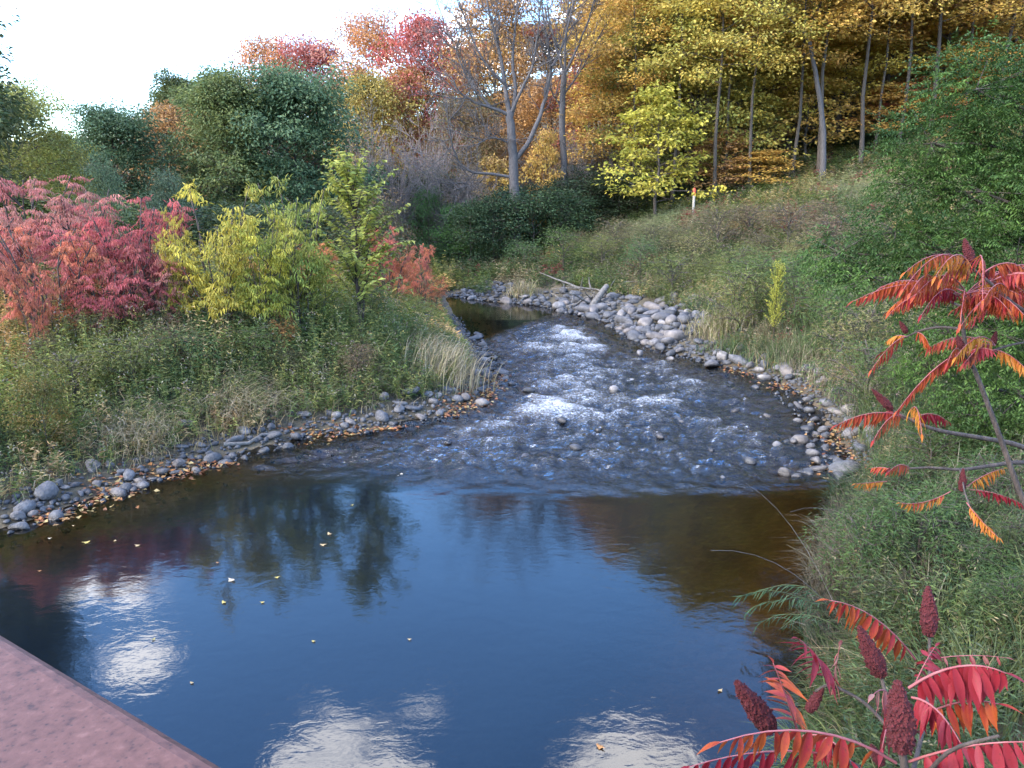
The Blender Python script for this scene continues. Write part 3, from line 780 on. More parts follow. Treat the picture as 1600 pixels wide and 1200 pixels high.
# ------------------------------------------------------------------ tree prototypes
def make_tree(seed, H, R0, base, nl, ncl, nleaf, leaf, up=(0.1, 0.9), flat=0.45, rc=0.9, tr=0.2, prof=None, lean=0.0, droop=0.0, sides=7, wleaf=0.75, horiz=1.3, twig=True, jag=(.7, 1.15), wob=.010):
    global rng
    keep = rng; rng = np.random.default_rng(seed)
    T, L = MB(), MB()
    n = 9
    tp = np.zeros((n, 3)); tp[:, 2] = np.linspace(-0.4, H * 0.93, n)
    tp[1:, :2] = np.cumsum(rng.normal(0, H * wob, (n - 1, 2)), 0) + np.linspace(0, lean * H, n)[1:, None] * np.array([1, 0])
    tr_r = tr * (1 - np.linspace(0, 0.9, n)) + 0.015; tr_r[0] *= 1.35
    T.tube(tp, tr_r, sides)
    cl = []
    for k in range(nl):
        f = base + (0.97 - base) * ((k + rng.uniform(0, .9)) / nl)
        z = f * H
        c = np.array([np.interp(z, tp[:, 2], tp[:, 0]), np.interp(z, tp[:, 2], tp[:, 1]), z])
        g = (f - base) / (1 - base)
        pr = prof(g) if prof else math.sin(math.pi * min(1, 0.12 + g * 0.86)) ** 0.7
        ln = R0 * pr * rng.uniform(*jag) + 0.15
        az = k * 2.399 + rng.uniform(-.5, .5)
        el = up[0] + (up[1] - up[0]) * g + rng.normal(0, .12)
        e = c + ln * np.array([math.cos(az) * math.cos(el), math.sin(az) * math.cos(el), math.sin(el)])
        p = curve(c, e, ln * (0.08 - droop), 5, ln * .03)
        r0 = np.interp(z, tp[:, 2], tr_r) * .5
        T.tube(p, np.linspace(r0, .012, 5), 5)
        cl.append(e)
        for j in range(ncl):
            t = rng.uniform(.3, 1.0); s = p[0] + (p[-1] - p[0]) * t; s[2] += ln * (0.08 - droop) * 4 * t * (1 - t)
            a2 = az + rng.choice([-1, 1]) * rng.uniform(.4, 1.2)
            l2 = ln * rng.uniform(.2, .45) + .2
            e2 = s + l2 * np.array([math.cos(a2), math.sin(a2), rng.uniform(-.15, .45) - droop])
            if twig: T.tube(curve(s, e2, l2 * .05, 3), [r0 * .35 + .006, r0 * .2 + .005, .006], 4)
            cl.append(e2)
    cl.append(tp[-1] + [0, 0, .05 * H])
    cl = np.array(cl)
    # a little hull of clusters around each branch end
    M = len(cl)
    cid = np.repeat(np.arange(M), nleaf)
    off = rng.normal(0, 1, (M * nleaf, 3)); off /= np.maximum(1, np.linalg.norm(off, axis=1)[:, None] / 1.7)
    rcs = rc * rng.uniform(.6, 1.25, M)[cid][:, None]
    off = off * rcs * np.array([1, 1, flat])
    off[:, 2] -= (off[:, 0] ** 2 + off[:, 1] ** 2) / (rc * 2 + .01) * (.25 + droop)
    pos = cl[cid] + off
    N = len(pos)
    bright = (rng.uniform(.75, 1.2, M)[cid]) * rng.uniform(.75, 1.25, N)
    g1 = np.clip(rng.uniform(0, 1, M)[cid] * .75 + rng.uniform(-.1, .35, N), 0, 1)
    d = unit(off * [1, 1, .3] + rng.normal(0, .5, (N, 3)) * rc * .7 + [0, 0, -.15 * rc])
    nr = unit(rng.normal(0, .6, (N, 3)) + [0, 0, horiz])
    leaves(L, pos, d, nr, leaf * rng.uniform(.65, 1.3, N), leaf * wleaf * rng.uniform(.7, 1.2, N), np.c_[bright, g1, np.zeros(N)])
    rng = keep
    return T.mesh('trunk', M_BARK, True), L.mesh('crown', M_LEAF), H * 1.0, R0
rnd_prof = lambda g: (0.55 + 0.45 * math.sin(math.pi * min(1, .15 + g))) * (1 - g ** 3 * .75)
MAPLE = [make_tree(1, 15, 4.4, .26, 30, 5, 62, .27, (.0, 1.0), .38, .95, .22, rnd_prof),
         make_tree(2, 16, 4.0, .34, 28, 5, 66, .27, (.05, 1.1), .36, .95, .22, rnd_prof),
         make_tree(3, 14, 5.0, .22, 30, 5, 64, .28, (-.05, .9), .34, 1.05, .24, rnd_prof),
         make_tree(4, 17, 3.6, .42, 24, 5, 66, .27, (.1, 1.1), .40, .9, .2, rnd_prof)]
ROUND = [make_tree(5, 11, 4.2, .14, 36, 6, 68, .23, (.05, 1.2), .6, .8, .2, jag=(.55, 1.25)), make_tree(6, 12, 4.6, .16, 36, 6, 68, .23, (.1, 1.2), .55, .85, .2, jag=(.55, 1.25))]
LOCUST = [make_tree(7, 11, 4.0, .06, 40, 7, 105, .29, (.1, 1.15), .5, .85, .18, wleaf=.5, droop=.04, jag=(.45, 1.4)), make_tree(8, 12, 3.8, .05, 40, 7, 105, .29, (.15, 1.1), .5, .85, .18, wleaf=.5, droop=.04, jag=(.45, 1.4))]
BUSH = [make_tree(9, 3.2, 1.7, .08, 18, 4, 60, .14, (.1, 1.2), .6, .42, .05, wleaf=.6), make_tree(10, 3.6, 1.9, .06, 18, 4, 64, .14, (.1, 1.2), .6, .45, .05, wleaf=.6),
        make_tree(19, 4.5, 1.5, .05, 20, 4, 60, .15, (.3, 1.2), .6, .42, .06, wleaf=.55)]
YMAPLE = make_tree(12, 7.5, 2.9, .14, 26, 6, 22, .27, (-.12, 1.05), .3, .6, .11, lambda g: (1.05 - g * .75), wleaf=.8, horiz=1.0, jag=(.5, 1.25))
LABELS = {}
def put_tree(proto, px, top, Yd, wpx, c1, c2, label, cat='tree', group=None, name='maple_tree', base_py=None):
    tm, cm, H, R0 = proto
    d = ray(px, 300); x = d[0] / d[1] * Yd
    if base_py is not None:
        b = W(px, base_py, Yd); x, z = b[0], b[2]; z = float(gz(np.array([x]), np.array([Yd]))[0])
    else:
        z = float(gz(np.array([x]), np.array([Yd]))[0])
    h = W(px, top, Yd)[2] - z
    sz = max(h, .8) / (H * 1.04)
    sx = (wpx / F * Yd * 1.0) / (2 * R0 * 1.08) if wpx else sz
    root = thing(name, (x, Yd, z), rng.uniform(0, 6.28)); root.scale = (sx, sx, sz)
    t = link('trunk', tm, root); c = link('crown', cm, root); tint(c, c1, c2)
    tag(root, label, cat, group)
    return root
OR, YO, YG, GR, RD, PK, DG, BR, OL, YE = (.54, .29, .085), (.54, .39, .085), (.30, .31, .07), (.06, .10, .03), (.38, .08, .07), (.46, .21, .16), (.085, .14, .065), (.24, .14, .075), (.13, .13, .045), (.47, .39, .065)
#@@TREES@@
# left background
put_tree(LOCUST[0], 185, 176, 40, 140, DG, (.09, .14, .07), 'dark green feathery tree standing alone left of the taller pair', name='locust_tree')
put_tree(LOCUST[1], 350, 115, 42, 155, (.08, .125, .05), (.20, .22, .07), 'tall dark green tree with yellowish sprays behind the yellow saplings', name='locust_tree')
put_tree(LOCUST[0], 465, 122, 43, 175, (.07, .135, .07), (.14, .20, .09), 'broad blue-green tree beside the tall one with yellowish sprays', name='locust_tree')
put_tree(LOCUST[1], 285, 120, 58, 120, GR, OL, 'dark green crown peeping out between the two dark trees', name='round_tree')
put_tree(ROUND[0], 268, 175, 55, 120, OR, BR, 'rusty orange tree showing between the dark green trees', name='round_tree')
put_tree(ROUND[1], 430, 80, 80, 140, PK, OR, 'pale orange pink treetop rising behind the dark green trees', name='round_tree')
put_tree(ROUND[0], 505, 78, 78, 130, RD, PK, 'dusky red treetop rising behind the blue-green tree', name='round_tree')
put_tree(ROUND[1], 582, 50, 72, 145, PK, OR, 'pink and orange maple with rounded top on the hill', name='maple_tree')
put_tree(ROUND[0], 580, 130, 62, 130, OL, YO, 'olive and gold tree below the pink and orange maple', name='round_tree')
put_tree(ROUND[0], 668, 40, 68, 140, (.48, .08, .07), PK, 'crimson red maple on the hill beside the dead tree', name='maple_tree')
put_tree(ROUND[1], 778, -5, 66, 140, BR, OR, 'brown orange maple directly behind the dead tree', name='maple_tree')
put_tree(ROUND[0], 640, 120, 66, 120, BR, OR, 'rust brown tree under the crimson maple', name='round_tree')
put_tree(ROUND[1], 720, 170, 60, 120, OL, BR, 'olive brown tree low behind the dead tree', name='round_tree')
put_tree(ROUND[0], 860, 130, 62, 140, BR, OR, 'rusty tree behind the slender dead tree', name='round_tree')
put_tree(ROUND[1], 30, 165, 30, 150, YG, OL, 'yellow-green leafy tree behind the red sumac thicket', name='leafy_tree')
put_tree(ROUND[0], 95, 215, 34, 90, OL, YE, 'small olive yellow tree beyond the red sumac thicket', name='leafy_tree')
put_tree(LOCUST[1], -110, -160, 24, 250, (.05, .08, .03), OL, 'tall tree with thin hanging sprays over the red sumac thicket', name='leafy_tree')
put_tree(ROUND[1], 45, 150, 33, 150, (.34, .32, .08), YG, 'sunny yellow-green tree between the sumac thicket and the lone dark tree', name='leafy_tree')
for (px, top, c1, c2, lab) in [(20, 235, OL, GR, 'distant olive tree low on the skyline behind the leafy trees'), (120, 225, GR, OL, 'distant green tree on the skyline left of the lone dark tree'), (235, 200, OR, BR, 'distant orange tree on the skyline right of the lone dark tree'), (330, 170, BR, OL, 'distant brown tree hidden behind the tall dark pair'), (-60, 220, OL, YG, 'distant yellow-olive tree at the end of the skyline'), (420, 160, GR, OL, 'distant green tree behind the gap of the dark pair'), (520, 150, OL, BR, 'distant olive brown tree right behind the blue-green tree')]:
    put_tree(ROUND[0 if px % 40 else 1], px, top, 66 + px * .01, 150, c1, c2, lab, name='round_tree')
# forest above the meadow
FG = 'autumn maples of the forest above the meadow'
MARKS = [(900, 'the slender dead tree'), (965, 'the gap left of the yellow maple'), (1028, 'the bright yellow young maple'), (1083, 'the marker post'), (1140, 'the slender trunk by the post'), (1185, 'the thin pale trunk'), (1232, 'the gap between thin trunk and dead tree'),
         (1283, 'the thin forked dead tree'), (1345, 'the straight grey trunk'), (1390, 'the meadow crest'), (1441, 'the stout trunk'), (1500, 'the gap right of the stout trunk'), (1560, 'the top of the green tree')]
def near_mark(px): return min(MARKS, key=lambda m: abs(m[0] - px))[1]
def forest(px, top, Yd, w, c1, c2, cname, k, row):
    put_tree(MAPLE[k], px, top, Yd, w, c1, c2, f'{cname} maple {row} behind {near_mark(px)}', group=FG)
spec = {'o': (OR, YO, 'orange'), 'y': (YO, YE, 'golden yellow'), 'g': (YG, OL, 'yellow-green'), 'r': (BR, RD, 'rust brown'), 'd': (GR, OL, 'dark green')}
rows = [(52.5, [(960, 60, 'o', 150), (1015, 10, 'g', 170), (1090, -20, 'g', 190), (1170, 0, 'y', 180), (1225, 20, 'y', 160), (1300, -30, 'o', 190), (1380, -60, 'y', 190), (1460, -60, 'o', 200), (1550, -70, 'o', 210)]),
        (59, [(925, 70, 'r', 150), (985, -10, 'o', 170), (1060, -60, 'g', 190), (1130, -80, 'y', 190), (1200, -80, 'g', 190), (1270, -90, 'o', 190), (1345, -100, 'r', 190), (1420, -110, 'o', 200), (1500, -110, 'y', 200), (1590, -120, 'o', 200)]),
        (67, [(950, -40, 'o', 170), (1040, -110, 'o', 190), (1120, -130, 'g', 190), (1195, -140, 'o', 190), (1270, -150, 'y', 200), (1350, -160, 'o', 200), (1440, -160, 'r', 200), (1530, -160, 'o', 200), (1620, -170, 'y', 200)]),
        (76, [(960, -60, 'o', 170), (1050, -130, 'y', 190), (1150, -170, 'o', 210), (1250, -190, 'o', 210), (1350, -200, 'r', 210), (1450, -210, 'o', 220), (1560, -210, 'o', 220)])]
ROWN = {52.5: 'at the forest edge', 59: 'one row into the forest', 67: 'two rows into the forest', 76: 'deep in the forest'}
for Yd, lst in rows:
    for (px, top, k, w) in lst:
        c1, c2, cn_ = spec[k]
        forest(px, top + rng.uniform(-12, 12), Yd + rng.uniform(-1.2, 1.2), w, c1, c2, cn_, rng.integers(4), ROWN[Yd])
for k in range(26):                          # the hilltop wood closing the view behind
    px = 480 + k * 52 + rng.uniform(-15, 15)
    if px < 700: continue
    c1, c2, cn_ = spec['orgyd'[rng.integers(5)]]
    put_tree(MAPLE[rng.integers(4)], px, (60 if px < 940 else -120) + rng.uniform(-30, 30), 92 + rng.uniform(-4, 6), 170, c1, c2, f'{cn_} maple in the far wood on the hilltop', group='maples of the far hilltop wood, ' + cn_)
put_tree(YMAPLE, 1025, 150, 46.5, 150, YE, (.30, .31, .05), 'bright yellow young maple at the forest edge by the marker post', base_py=335)
put_tree(YMAPLE, 850, 215, 50, 60, YO, OR, 'narrow golden sapling standing right of the dead tree', name='sapling')
put_tree(YMAPLE, 780, 255, 52, 90, YO, BR, 'low gold and brown sapling left of the dead trunk', name='sapling')
put_tree(YMAPLE, 1185, 240, 48, 120, YO, OR, 'gold understorey maple at the edge of the dark wood', name='sapling')
put_tree(YMAPLE, 1130, 210, 49, 100, OR, BR, 'orange understorey maple behind the marker post', name='sapling')
put_tree(YMAPLE, 1380, 140, 50, 130, OR, YO, 'orange understorey maple between the pale trunks', name='sapling')
for (px, top, Yd, w, c1, c2, lab) in [(1150, 130, 50.5, 130, YO, YG, 'gold young maple filling the gap beside the thin pale trunk'), (1255, 110, 51.5, 130, YO, OR, 'yellow-orange young maple left of the forked dead tree'),
                                      (1405, 130, 51, 140, OR, RD, 'red-orange young maple at the meadow crest'), (1475, 110, 51, 150, OR, YO, 'orange young maple behind the stout trunk')]:
    put_tree(YMAPLE, px, top, Yd, w, c1, c2, lab, name='young_maple')
# dark understorey shrubs at the foot of the forest
for (px, top, Yd, w, k) in [(700, 300, 50, 110, 0), (745, 315, 49, 110, 1), (800, 318, 48.5, 120, 2), (860, 310, 49, 120, 0), (915, 290, 49, 130, 1), (965, 290, 49.5, 120, 2), (1000, 300, 49, 90, 0), (1075, 290, 50, 100, 1),
                            (1140, 285, 50.5, 110, 2), (1210, 270, 51, 120, 0), (640, 290, 52, 120, 1), (590, 280, 50, 120, 2), (1310, 245, 51.5, 120, 1), (1400, 230, 52, 120, 0), (1480, 220, 52, 130, 2), (890, 260, 54, 120, 2), (960, 255, 54, 120, 0)]:
    cc_ = [((.018, .045, .028), (.03, .07, .03)), ((.025, .05, .02), (.07, .085, .03)), ((.018, .045, .028), (.03, .07, .03)), ((.05, .06, .025), (.03, .06, .03))][rng.integers(4)]
    put_tree(BUSH[k], px + rng.uniform(-14, 14), top + rng.uniform(-22, 26), Yd, w * rng.uniform(.6, 1.05), *cc_, 'dark evergreen shrub at the forest foot below ' + (near_mark(px) if px > 880 else 'the crooked dead tree' if px > 720 else 'the crimson maple'), 'shrub', 'dark shrubs at the forest foot', 'evergreen_shrub')
for (px, top, Yd, w, k) in [(770, 322, 45, 110, 1), (835, 318, 45.5, 110, 0), (735, 335, 44.5, 80, 0), (890, 312, 46, 110, 1)]:
    put_tree(BUSH[k], px, top, Yd, w, (.03, .06, .03), (.05, .085, .03), 'deep green bush hiding the foot of the crooked dead tree', 'shrub', 'bushes round the dead tree foot', 'evergreen_shrub')
put_tree(BUSH[2], 715, 328, 45.5, 60, (.10, .19, .04), (.07, .14, .04), 'fresh green conical bush on the far bank', 'shrub', None, 'bush')
put_tree(BUSH[2], 668, 303, 47, 50, (.10, .17, .05), (.07, .14, .04), 'fresh green bush half behind the elm sapling', 'shrub', None, 'bush')
put_tree(BUSH[0], 640, 385, 44, 90, (.06, .11, .035), (.08, .12, .03), 'low green bush behind the bend of the river', 'shrub', None, 'bush')
#@@PART3@@
TALL = [make_tree(21, 24, 4.2, .40, 26, 5, 62, .28, (-.05, 1.0), .36, 1.0, .17, rnd_prof, sides=8, wob=.004), make_tree(22, 24, 3.8, .46, 24, 5, 62, .28, (-.05, 1.0), .36, 1.0, .14, rnd_prof, lean=.01, sides=8, wob=.004)]
for (px, top, Yd, w, k, c1, c2, lab) in [
        (1278, -230, 47.6, 190, 1, YO, OR, 'tall grey-trunked maple leaning a little at the meadow edge'),
        (1341, -250, 47.8, 170, 0, OR, YO, 'tall straight grey-trunked maple at the top of the meadow'),
        (1360, -200, 49, 120, 1, OR, BR, 'slim dark-trunked maple close behind the straight grey trunk'),
        (1441, -250, 48.2, 190, 0, OR, YO, 'stout double-toned trunk maple above the big green tree'),
        (1541, -250, 49, 190, 1, OR, YO, 'grey-trunked maple behind the top of the big green tree'),
        (1172, -150, 47.2, 150, 1, YO, YG, 'thin pale-trunked maple at the forest edge right of the marker post'),
        (1118, -150, 47, 160, 0, YG, YO, 'slender maple trunk just right of the marker post'),
        (1050, -100, 48.5, 160, 1, YG, YO, 'slender maple rising behind the bright yellow young maple'),
        (1135, -150, 48.6, 130, 1, OR, YO, 'thin trunk paired behind the slender maple by the post'),
        (1235, -180, 48.5, 150, 0, YO, OR, 'thin dark maple trunk deeper in the wood'), (1395, -220, 48.4, 150, 1, OR, YO, 'slim maple trunk at the meadow crest by the green tree'), (1490, -230, 49, 150, 0, OR, BR, 'slim maple trunk right of the stout trunk'), (985, -60, 50, 130, 1, OR, YO, 'slim maple trunk left of the bright yellow young maple')]:
    put_tree(TALL[k], px, top - 40, Yd, w, c1, c2, lab, name='tall_maple_tree')

# ------------------------------------------------------------------ the dead trees
def bare_tree(name, limbs, Y0, label, twn, extra_up=1.0, seed=3):
    global rng
    keep = rng; rng = np.random.default_rng(seed)
    def pth(pix, dy):
        n = len(pix); pts = np.array([W(px, py, Y0 + dy * k / max(1, n - 1)) for k, (px, py) in enumerate(pix)])
        # smooth the polyline
        t = np.arange(n); tt = np.linspace(0, n - 1, (n - 1) * 3 + 1)
        p = np.stack([np.interp(tt, t, pts[:, j]) for j in range(3)], -1)
        p[1:-1] = (p[:-2] + 2 * p[1:-1] + p[2:]) / 4
        return p
    b = W(*limbs[0][0][0], Y0); b[2] = float(gz(b[0:1], b[1:2])[0])
    root = thing(name, b)
    for k, (pix, dy, r0, r1) in enumerate(limbs):
        p = pth(pix, dy) - b
        m = MB()
        if k == 0: p = np.vstack([[p[0, 0], 0, -.3], p])
        m.tube(p + rng.normal(0, .02, p.shape), np.linspace(r0, r1, len(p)) * (.85 if k == 0 else .68), 9 if k == 0 else 7)
        o = link('trunk' if k == 0 else 'limb', m.mesh('trunk' if k == 0 else 'limb', M_BARE, True), root)
        if k == 0: continue
        tw = MB()
        for j in range(twn):
            t = rng.uniform(.15, 1) ** .8 * (len(p) - 1); i0 = min(int(t), len(p) - 2); s = p[i0] + (p[i0 + 1] - p[i0]) * (t - i0)
            dr = unit((p[i0 + 1] - p[i0])[None])[0] * .7 + rng.normal(0, .6, 3); dr[2] += .45 * extra_up; dr = unit(dr[None])[0]
            ln = rng.uniform(.8, 2.8)
            e = s + dr * ln; q = curve(s, e, -.06 * ln, 5, .05); rr = rng.uniform(.02, .036)
            tw.tube(q, np.linspace(rr, .012, 5), 4)
            for _ in range(8):
                a = q[rng.integers(1, 5)]; d2 = unit((dr + rng.normal(0, .6, 3))[None])[0]; l2 = ln * rng.uniform(.25, .6)
                q2 = curve(a, a + d2 * l2, -.05 * l2, 3, .02); tw.tube(q2, [.013, .009, .006], 3)
                for _ in range(2):
                    d3 = unit((d2 + rng.normal(0, .6, 3))[None])[0]; tw.tube(curve(q2[1], q2[1] + d3 * l2 * .6, 0, 3), [.011, .009, .007], 3)
        link('twigs', tw.mesh('twigs', M_BARE, True), o)
    tag(root, label, 'dead tree')
    rng = keep
bare_tree('dead_tree', [
    ([(806, 335), (804, 300), (801, 240), (799, 205), (797, 176)], 0, .38, .26),
    ([(802, 278), (772, 272), (737, 270), (715, 252), (705, 222), (700, 190), (698, 150)], -1.5, .14, .03),
    ([(797, 182), (775, 170), (742, 160), (717, 146), (706, 120)], -1.0, .17, .05),
    ([(797, 180), (790, 140), (784, 95), (772, 50), (760, 0), (752, -50)], .5, .22, .05),
    ([(799, 182), (806, 140), (800, 92), (806, 40), (812, -40)], 1.0, .2, .04),
    ([(797, 184), (815, 140), (832, 108), (840, 60), (846, -5)], -.5, .16, .04),
    ([(806, 250), (830, 215), (845, 178), (856, 140), (862, 100), (852, 50), (846, 0)], .8, .22, .06),
    ([(862, 104), (878, 78), (890, 32), (902, -30)], 1.2, .13, .04),
    ([(788, 130), (765, 110), (745, 78), (730, 38), (716, 0)], -.6, .13, .04),
    ([(765, 166), (735, 132), (716, 92), (706, 58)], .6, .11, .03),
    ([(800, 226), (775, 214), (748, 222)], -.8, .1, .03),
    ([(740, 270), (728, 285), (716, 300)], -.4, .07, .02)], 46.5, 'big leafless grey dead tree with crooked limbs at the forest foot', 14)
bare_tree('dead_tree', [
    ([(882, 290), (880, 225), (878, 160), (882, 112)], 0, .26, .2),
    ([(882, 114), (868, 70), (858, 30), (850, -30)], .5, .13, .04), ([(882, 114), (884, 60), (888, 10), (892, -50)], .5, .14, .04),
    ([(882, 116), (905, 70), (920, 30), (935, -20)], -.4, .13, .04), ([(880, 150), (900, 120), (925, 80), (945, 40)], .4, .09, .03), ([(879, 170), (860, 140), (852, 110)], -.4, .08, .03)],
    50.0, 'slender leafless grey tree with upright limbs right of the crooked dead tree', 9, 1.4, 5)
bare_tree('dead_tree', [
    ([(1284, 292), (1287, 230), (1284, 170), (1274, 112), (1264, 62)], 0, .24, .12),
    ([(1264, 64), (1245, 40), (1226, 22), (1200, 10)], -.5, .09, .03), ([(1264, 64), (1272, 30), (1285, 0), (1290, -40)], .4, .09, .03), ([(1262, 66), (1256, 30), (1262, -20)], .3, .08, .03)],
    46.8, 'pale thin dead tree with forked top at the crest of the meadow', 5, 1, 6)

# bare twiggy shrubs
def twig_bush(seed, H, Rr, n):
    r = np.random.default_rng(seed); m = MB(); L = MB(); pos = []
    for k in range(n):
        az = r.uniform(0, 6.28); sp_ = r.uniform(.1, 1) * Rr; h = H * r.uniform(.55, 1.0)
        e = np.array([math.cos(az) * sp_, math.sin(az) * sp_, h])
        p = np.array([e * [t * t * .8 + t * .2, t * t * .8 + t * .2, t] for t in np.linspace(0, 1, 5)]); p[0, :2] += r.normal(0, .1, 2)
        m.tube(p, np.linspace(.028, .008, 5), 3, False)
        for j in range(9):
            a = p[r.integers(1, 5)]; d = unit(np.array([[math.cos(az), math.sin(az), 1.2]]) + r.normal(0, .7, (1, 3)))[0]; l = r.uniform(.3, .9)
            m.tube([a, a + d * l * .5 + r.normal(0, .03, 3), a + d * l], [.012, .010, .006], 3, False)
            for _ in range(3):
                d2 = unit((d + r.normal(0, .6, 3))[None])[0]; a2 = a + d * l * r.uniform(.4, 1); m.tube([a2, a2 + d2 * l * .5], [.008, .005], 3, False); pos.append(a2 + d2 * l * .4)
    pos = np.array(pos)[r.uniform(size=len(pos)) < .8]; N = len(pos)
    leaves(L, pos, unit(r.normal(size=(N, 3))), unit(r.normal(size=(N, 3)) + [0, 0, 1]), r.uniform(.08, .16, N), r.uniform(.05, .1, N), np.c_[r.uniform(.7, 1.2, N), r.uniform(0, 1, N), np.zeros(N)])
    return m.mesh('branches', M_TWIG, True), L.mesh('crown', M_LEAF), H, Rr
TW = [twig_bush(31, 4.5, 2.2, 60), twig_bush(32, 5, 2.0, 60)]
def put_twig(k, px, top, Yd, w, c1, c2, label):
    r = put_tree(TW[k], px, top, Yd, w, c1, c2, label, 'shrub', None, 'bare_shrub'); r.children[0].name = 'branches'
for a in [(0, 585, 190, 50, 110, 'grey leafless shrub under the olive and gold tree'), (1, 665, 185, 52, 120, 'mauve grey leafless shrub under the rust brown tree'), (0, 620, 240, 48, 110, 'tan twiggy shrub behind the elm sapling'),
          (1, 690, 235, 48, 110, 'pale grey twiggy shrub left of the dead trunk'), (0, 740, 262, 49, 90, 'low grey twiggy shrub under the dead tree limb'), (1, 940, 205, 54, 110, 'brownish twiggy shrub right of the slender dead tree'), (0, 895, 225, 51, 80, 'thin pale twiggy shrub between the dead tree and the yellow maple')]:
    put_twig(a[0], a[1], a[2], a[3], a[4], (.20, .15, .12), (.16, .16, .09), a[5])

# ------------------------------------------------------------------ pinnate-leaved shrubs and saplings
def compound(L, base, dirs, ln, pairs, ll, lw, col, droop=.6, hang=.5, r=None):
    """compound leaves as hanging leaflets; base (N,3), dirs (N,3)"""
    N = len(base); d = unit(dirs); ln = np.broadcast_to(ln, (N,))
    for k in range(pairs):
        t = (k + .6) / pairs
        p = base + d * (ln * t)[:, None]; p[:, 2] -= ln * droop * t * t
        dd = d.copy(); dd[:, 2] -= 2 * droop * t; dd = unit(dd)
        side = unit(np.cross(dd, [0, 0, 1.0]))
        f = math.sin(math.pi * (0.18 + .75 * t)) ** .6
        for s in (-1, 1):
            ld = unit(side * s * (1 - hang * .6) + dd * .35 + np.array([0, 0, -hang]) + rng.normal(0, .18, (N, 3)))
            leaves(L, p, ld, unit(side * s * .3 + rng.normal(0, .25, (N, 3)) + [0, 0, 1]), ll * f * rng.uniform(.8, 1.15, N), lw * f, col * rng.uniform(.85, 1.15, (N, 1)) if col.ndim == 2 else col)
    e = base + d * ln[:, None]; e[:, 2] -= ln * droop
    leaves(L, e, d, np.tile([0, 0, 1.0], (N, 1)), ll, lw, col)
def sumac_shrub(seed, H, Rr, nst, leaf_ln, ll, lw, pairs=8, per=7, hang=.55, stem_r=.035, upright=.7, cfun=None):
    global rng
    keep = rng; rng = np.random.default_rng(seed)
    T, L = MB(), MB(); tips = []
    for k in range(nst):
        az = k * 2.399 + rng.uniform(-.4, .4); rr = Rr * math.sqrt((k + .5) / nst) * .8
        e = np.array([math.cos(az) * rr, math.sin(az) * rr, H * rng.uniform(.55, .88)])
        a = np.array([e[0] * .12, e[1] * .12, -.2])
        p = curve(a, e, 0, 6, .05 * H * .3); p[1:-1, :2] -= (e[:2] * .12)
        T.tube(p, np.linspace(stem_r, stem_r * .4, 6), 5)
        tips.append(e)
        for j in range(4):
            s = p[rng.integers(2, 5)]; a2 = az + rng.uniform(-1.6, 1.6); l2 = rng.uniform(.3, .65) * Rr * .6
            e2 = s + np.array([math.cos(a2) * l2, math.sin(a2) * l2, l2 * rng.uniform(.5, 1.3)])
            T.tube(curve(s, e2, -.05 * l2, 4, .02), np.linspace(stem_r * .55, stem_r * .25, 4), 4); tips.append(e2)
    tips = np.array(tips); M = len(tips)
    cid = np.repeat(np.arange(M), per); N = len(cid)
    az = rng.uniform(0, 6.28, N); el = rng.uniform(-.1, .9, N) * upright
    d = np.stack([np.cos(az) * np.cos(el), np.sin(az) * np.cos(el), np.sin(el)], -1)
    b = tips[cid] - np.array([0, 0, 1]) * rng.uniform(0, .25, N)[:, None]
    br = rng.uniform(.75, 1.2, M)[cid] * rng.uniform(.8, 1.2, N); g = np.clip(rng.uniform(0, 1, M)[cid] * .7 + rng.uniform(-.1, .4, N), 0, 1)
    compound(L, b, d, leaf_ln * rng.uniform(.7, 1.2, N), pairs, ll, lw, np.c_[br, g, np.zeros(N)], .45, hang)
    rng = keep
    return T.mesh('stems', M_STEM, True), L.mesh('crown', M_LEAF), H, Rr
SUM = [sumac_shrub(41, 2.8, 1.7, 9, .45, .13, .030, 8, 6), sumac_shrub(42, 3.0, 1.5, 8, .45, .13, .030, 8, 6), sumac_shrub(43, 2.4, 1.6, 9, .42, .13, .030, 8, 6)]
RS, RS2, RO = (.47, .15, .125), (.50, .26, .20), (.50, .18, .08)
def put_shrub(proto, *a, **k):
    r = put_tree((proto[0], proto[1], proto[2] * .84, proto[3]), *a, **k); r.children[0].name = 'stems'; return r
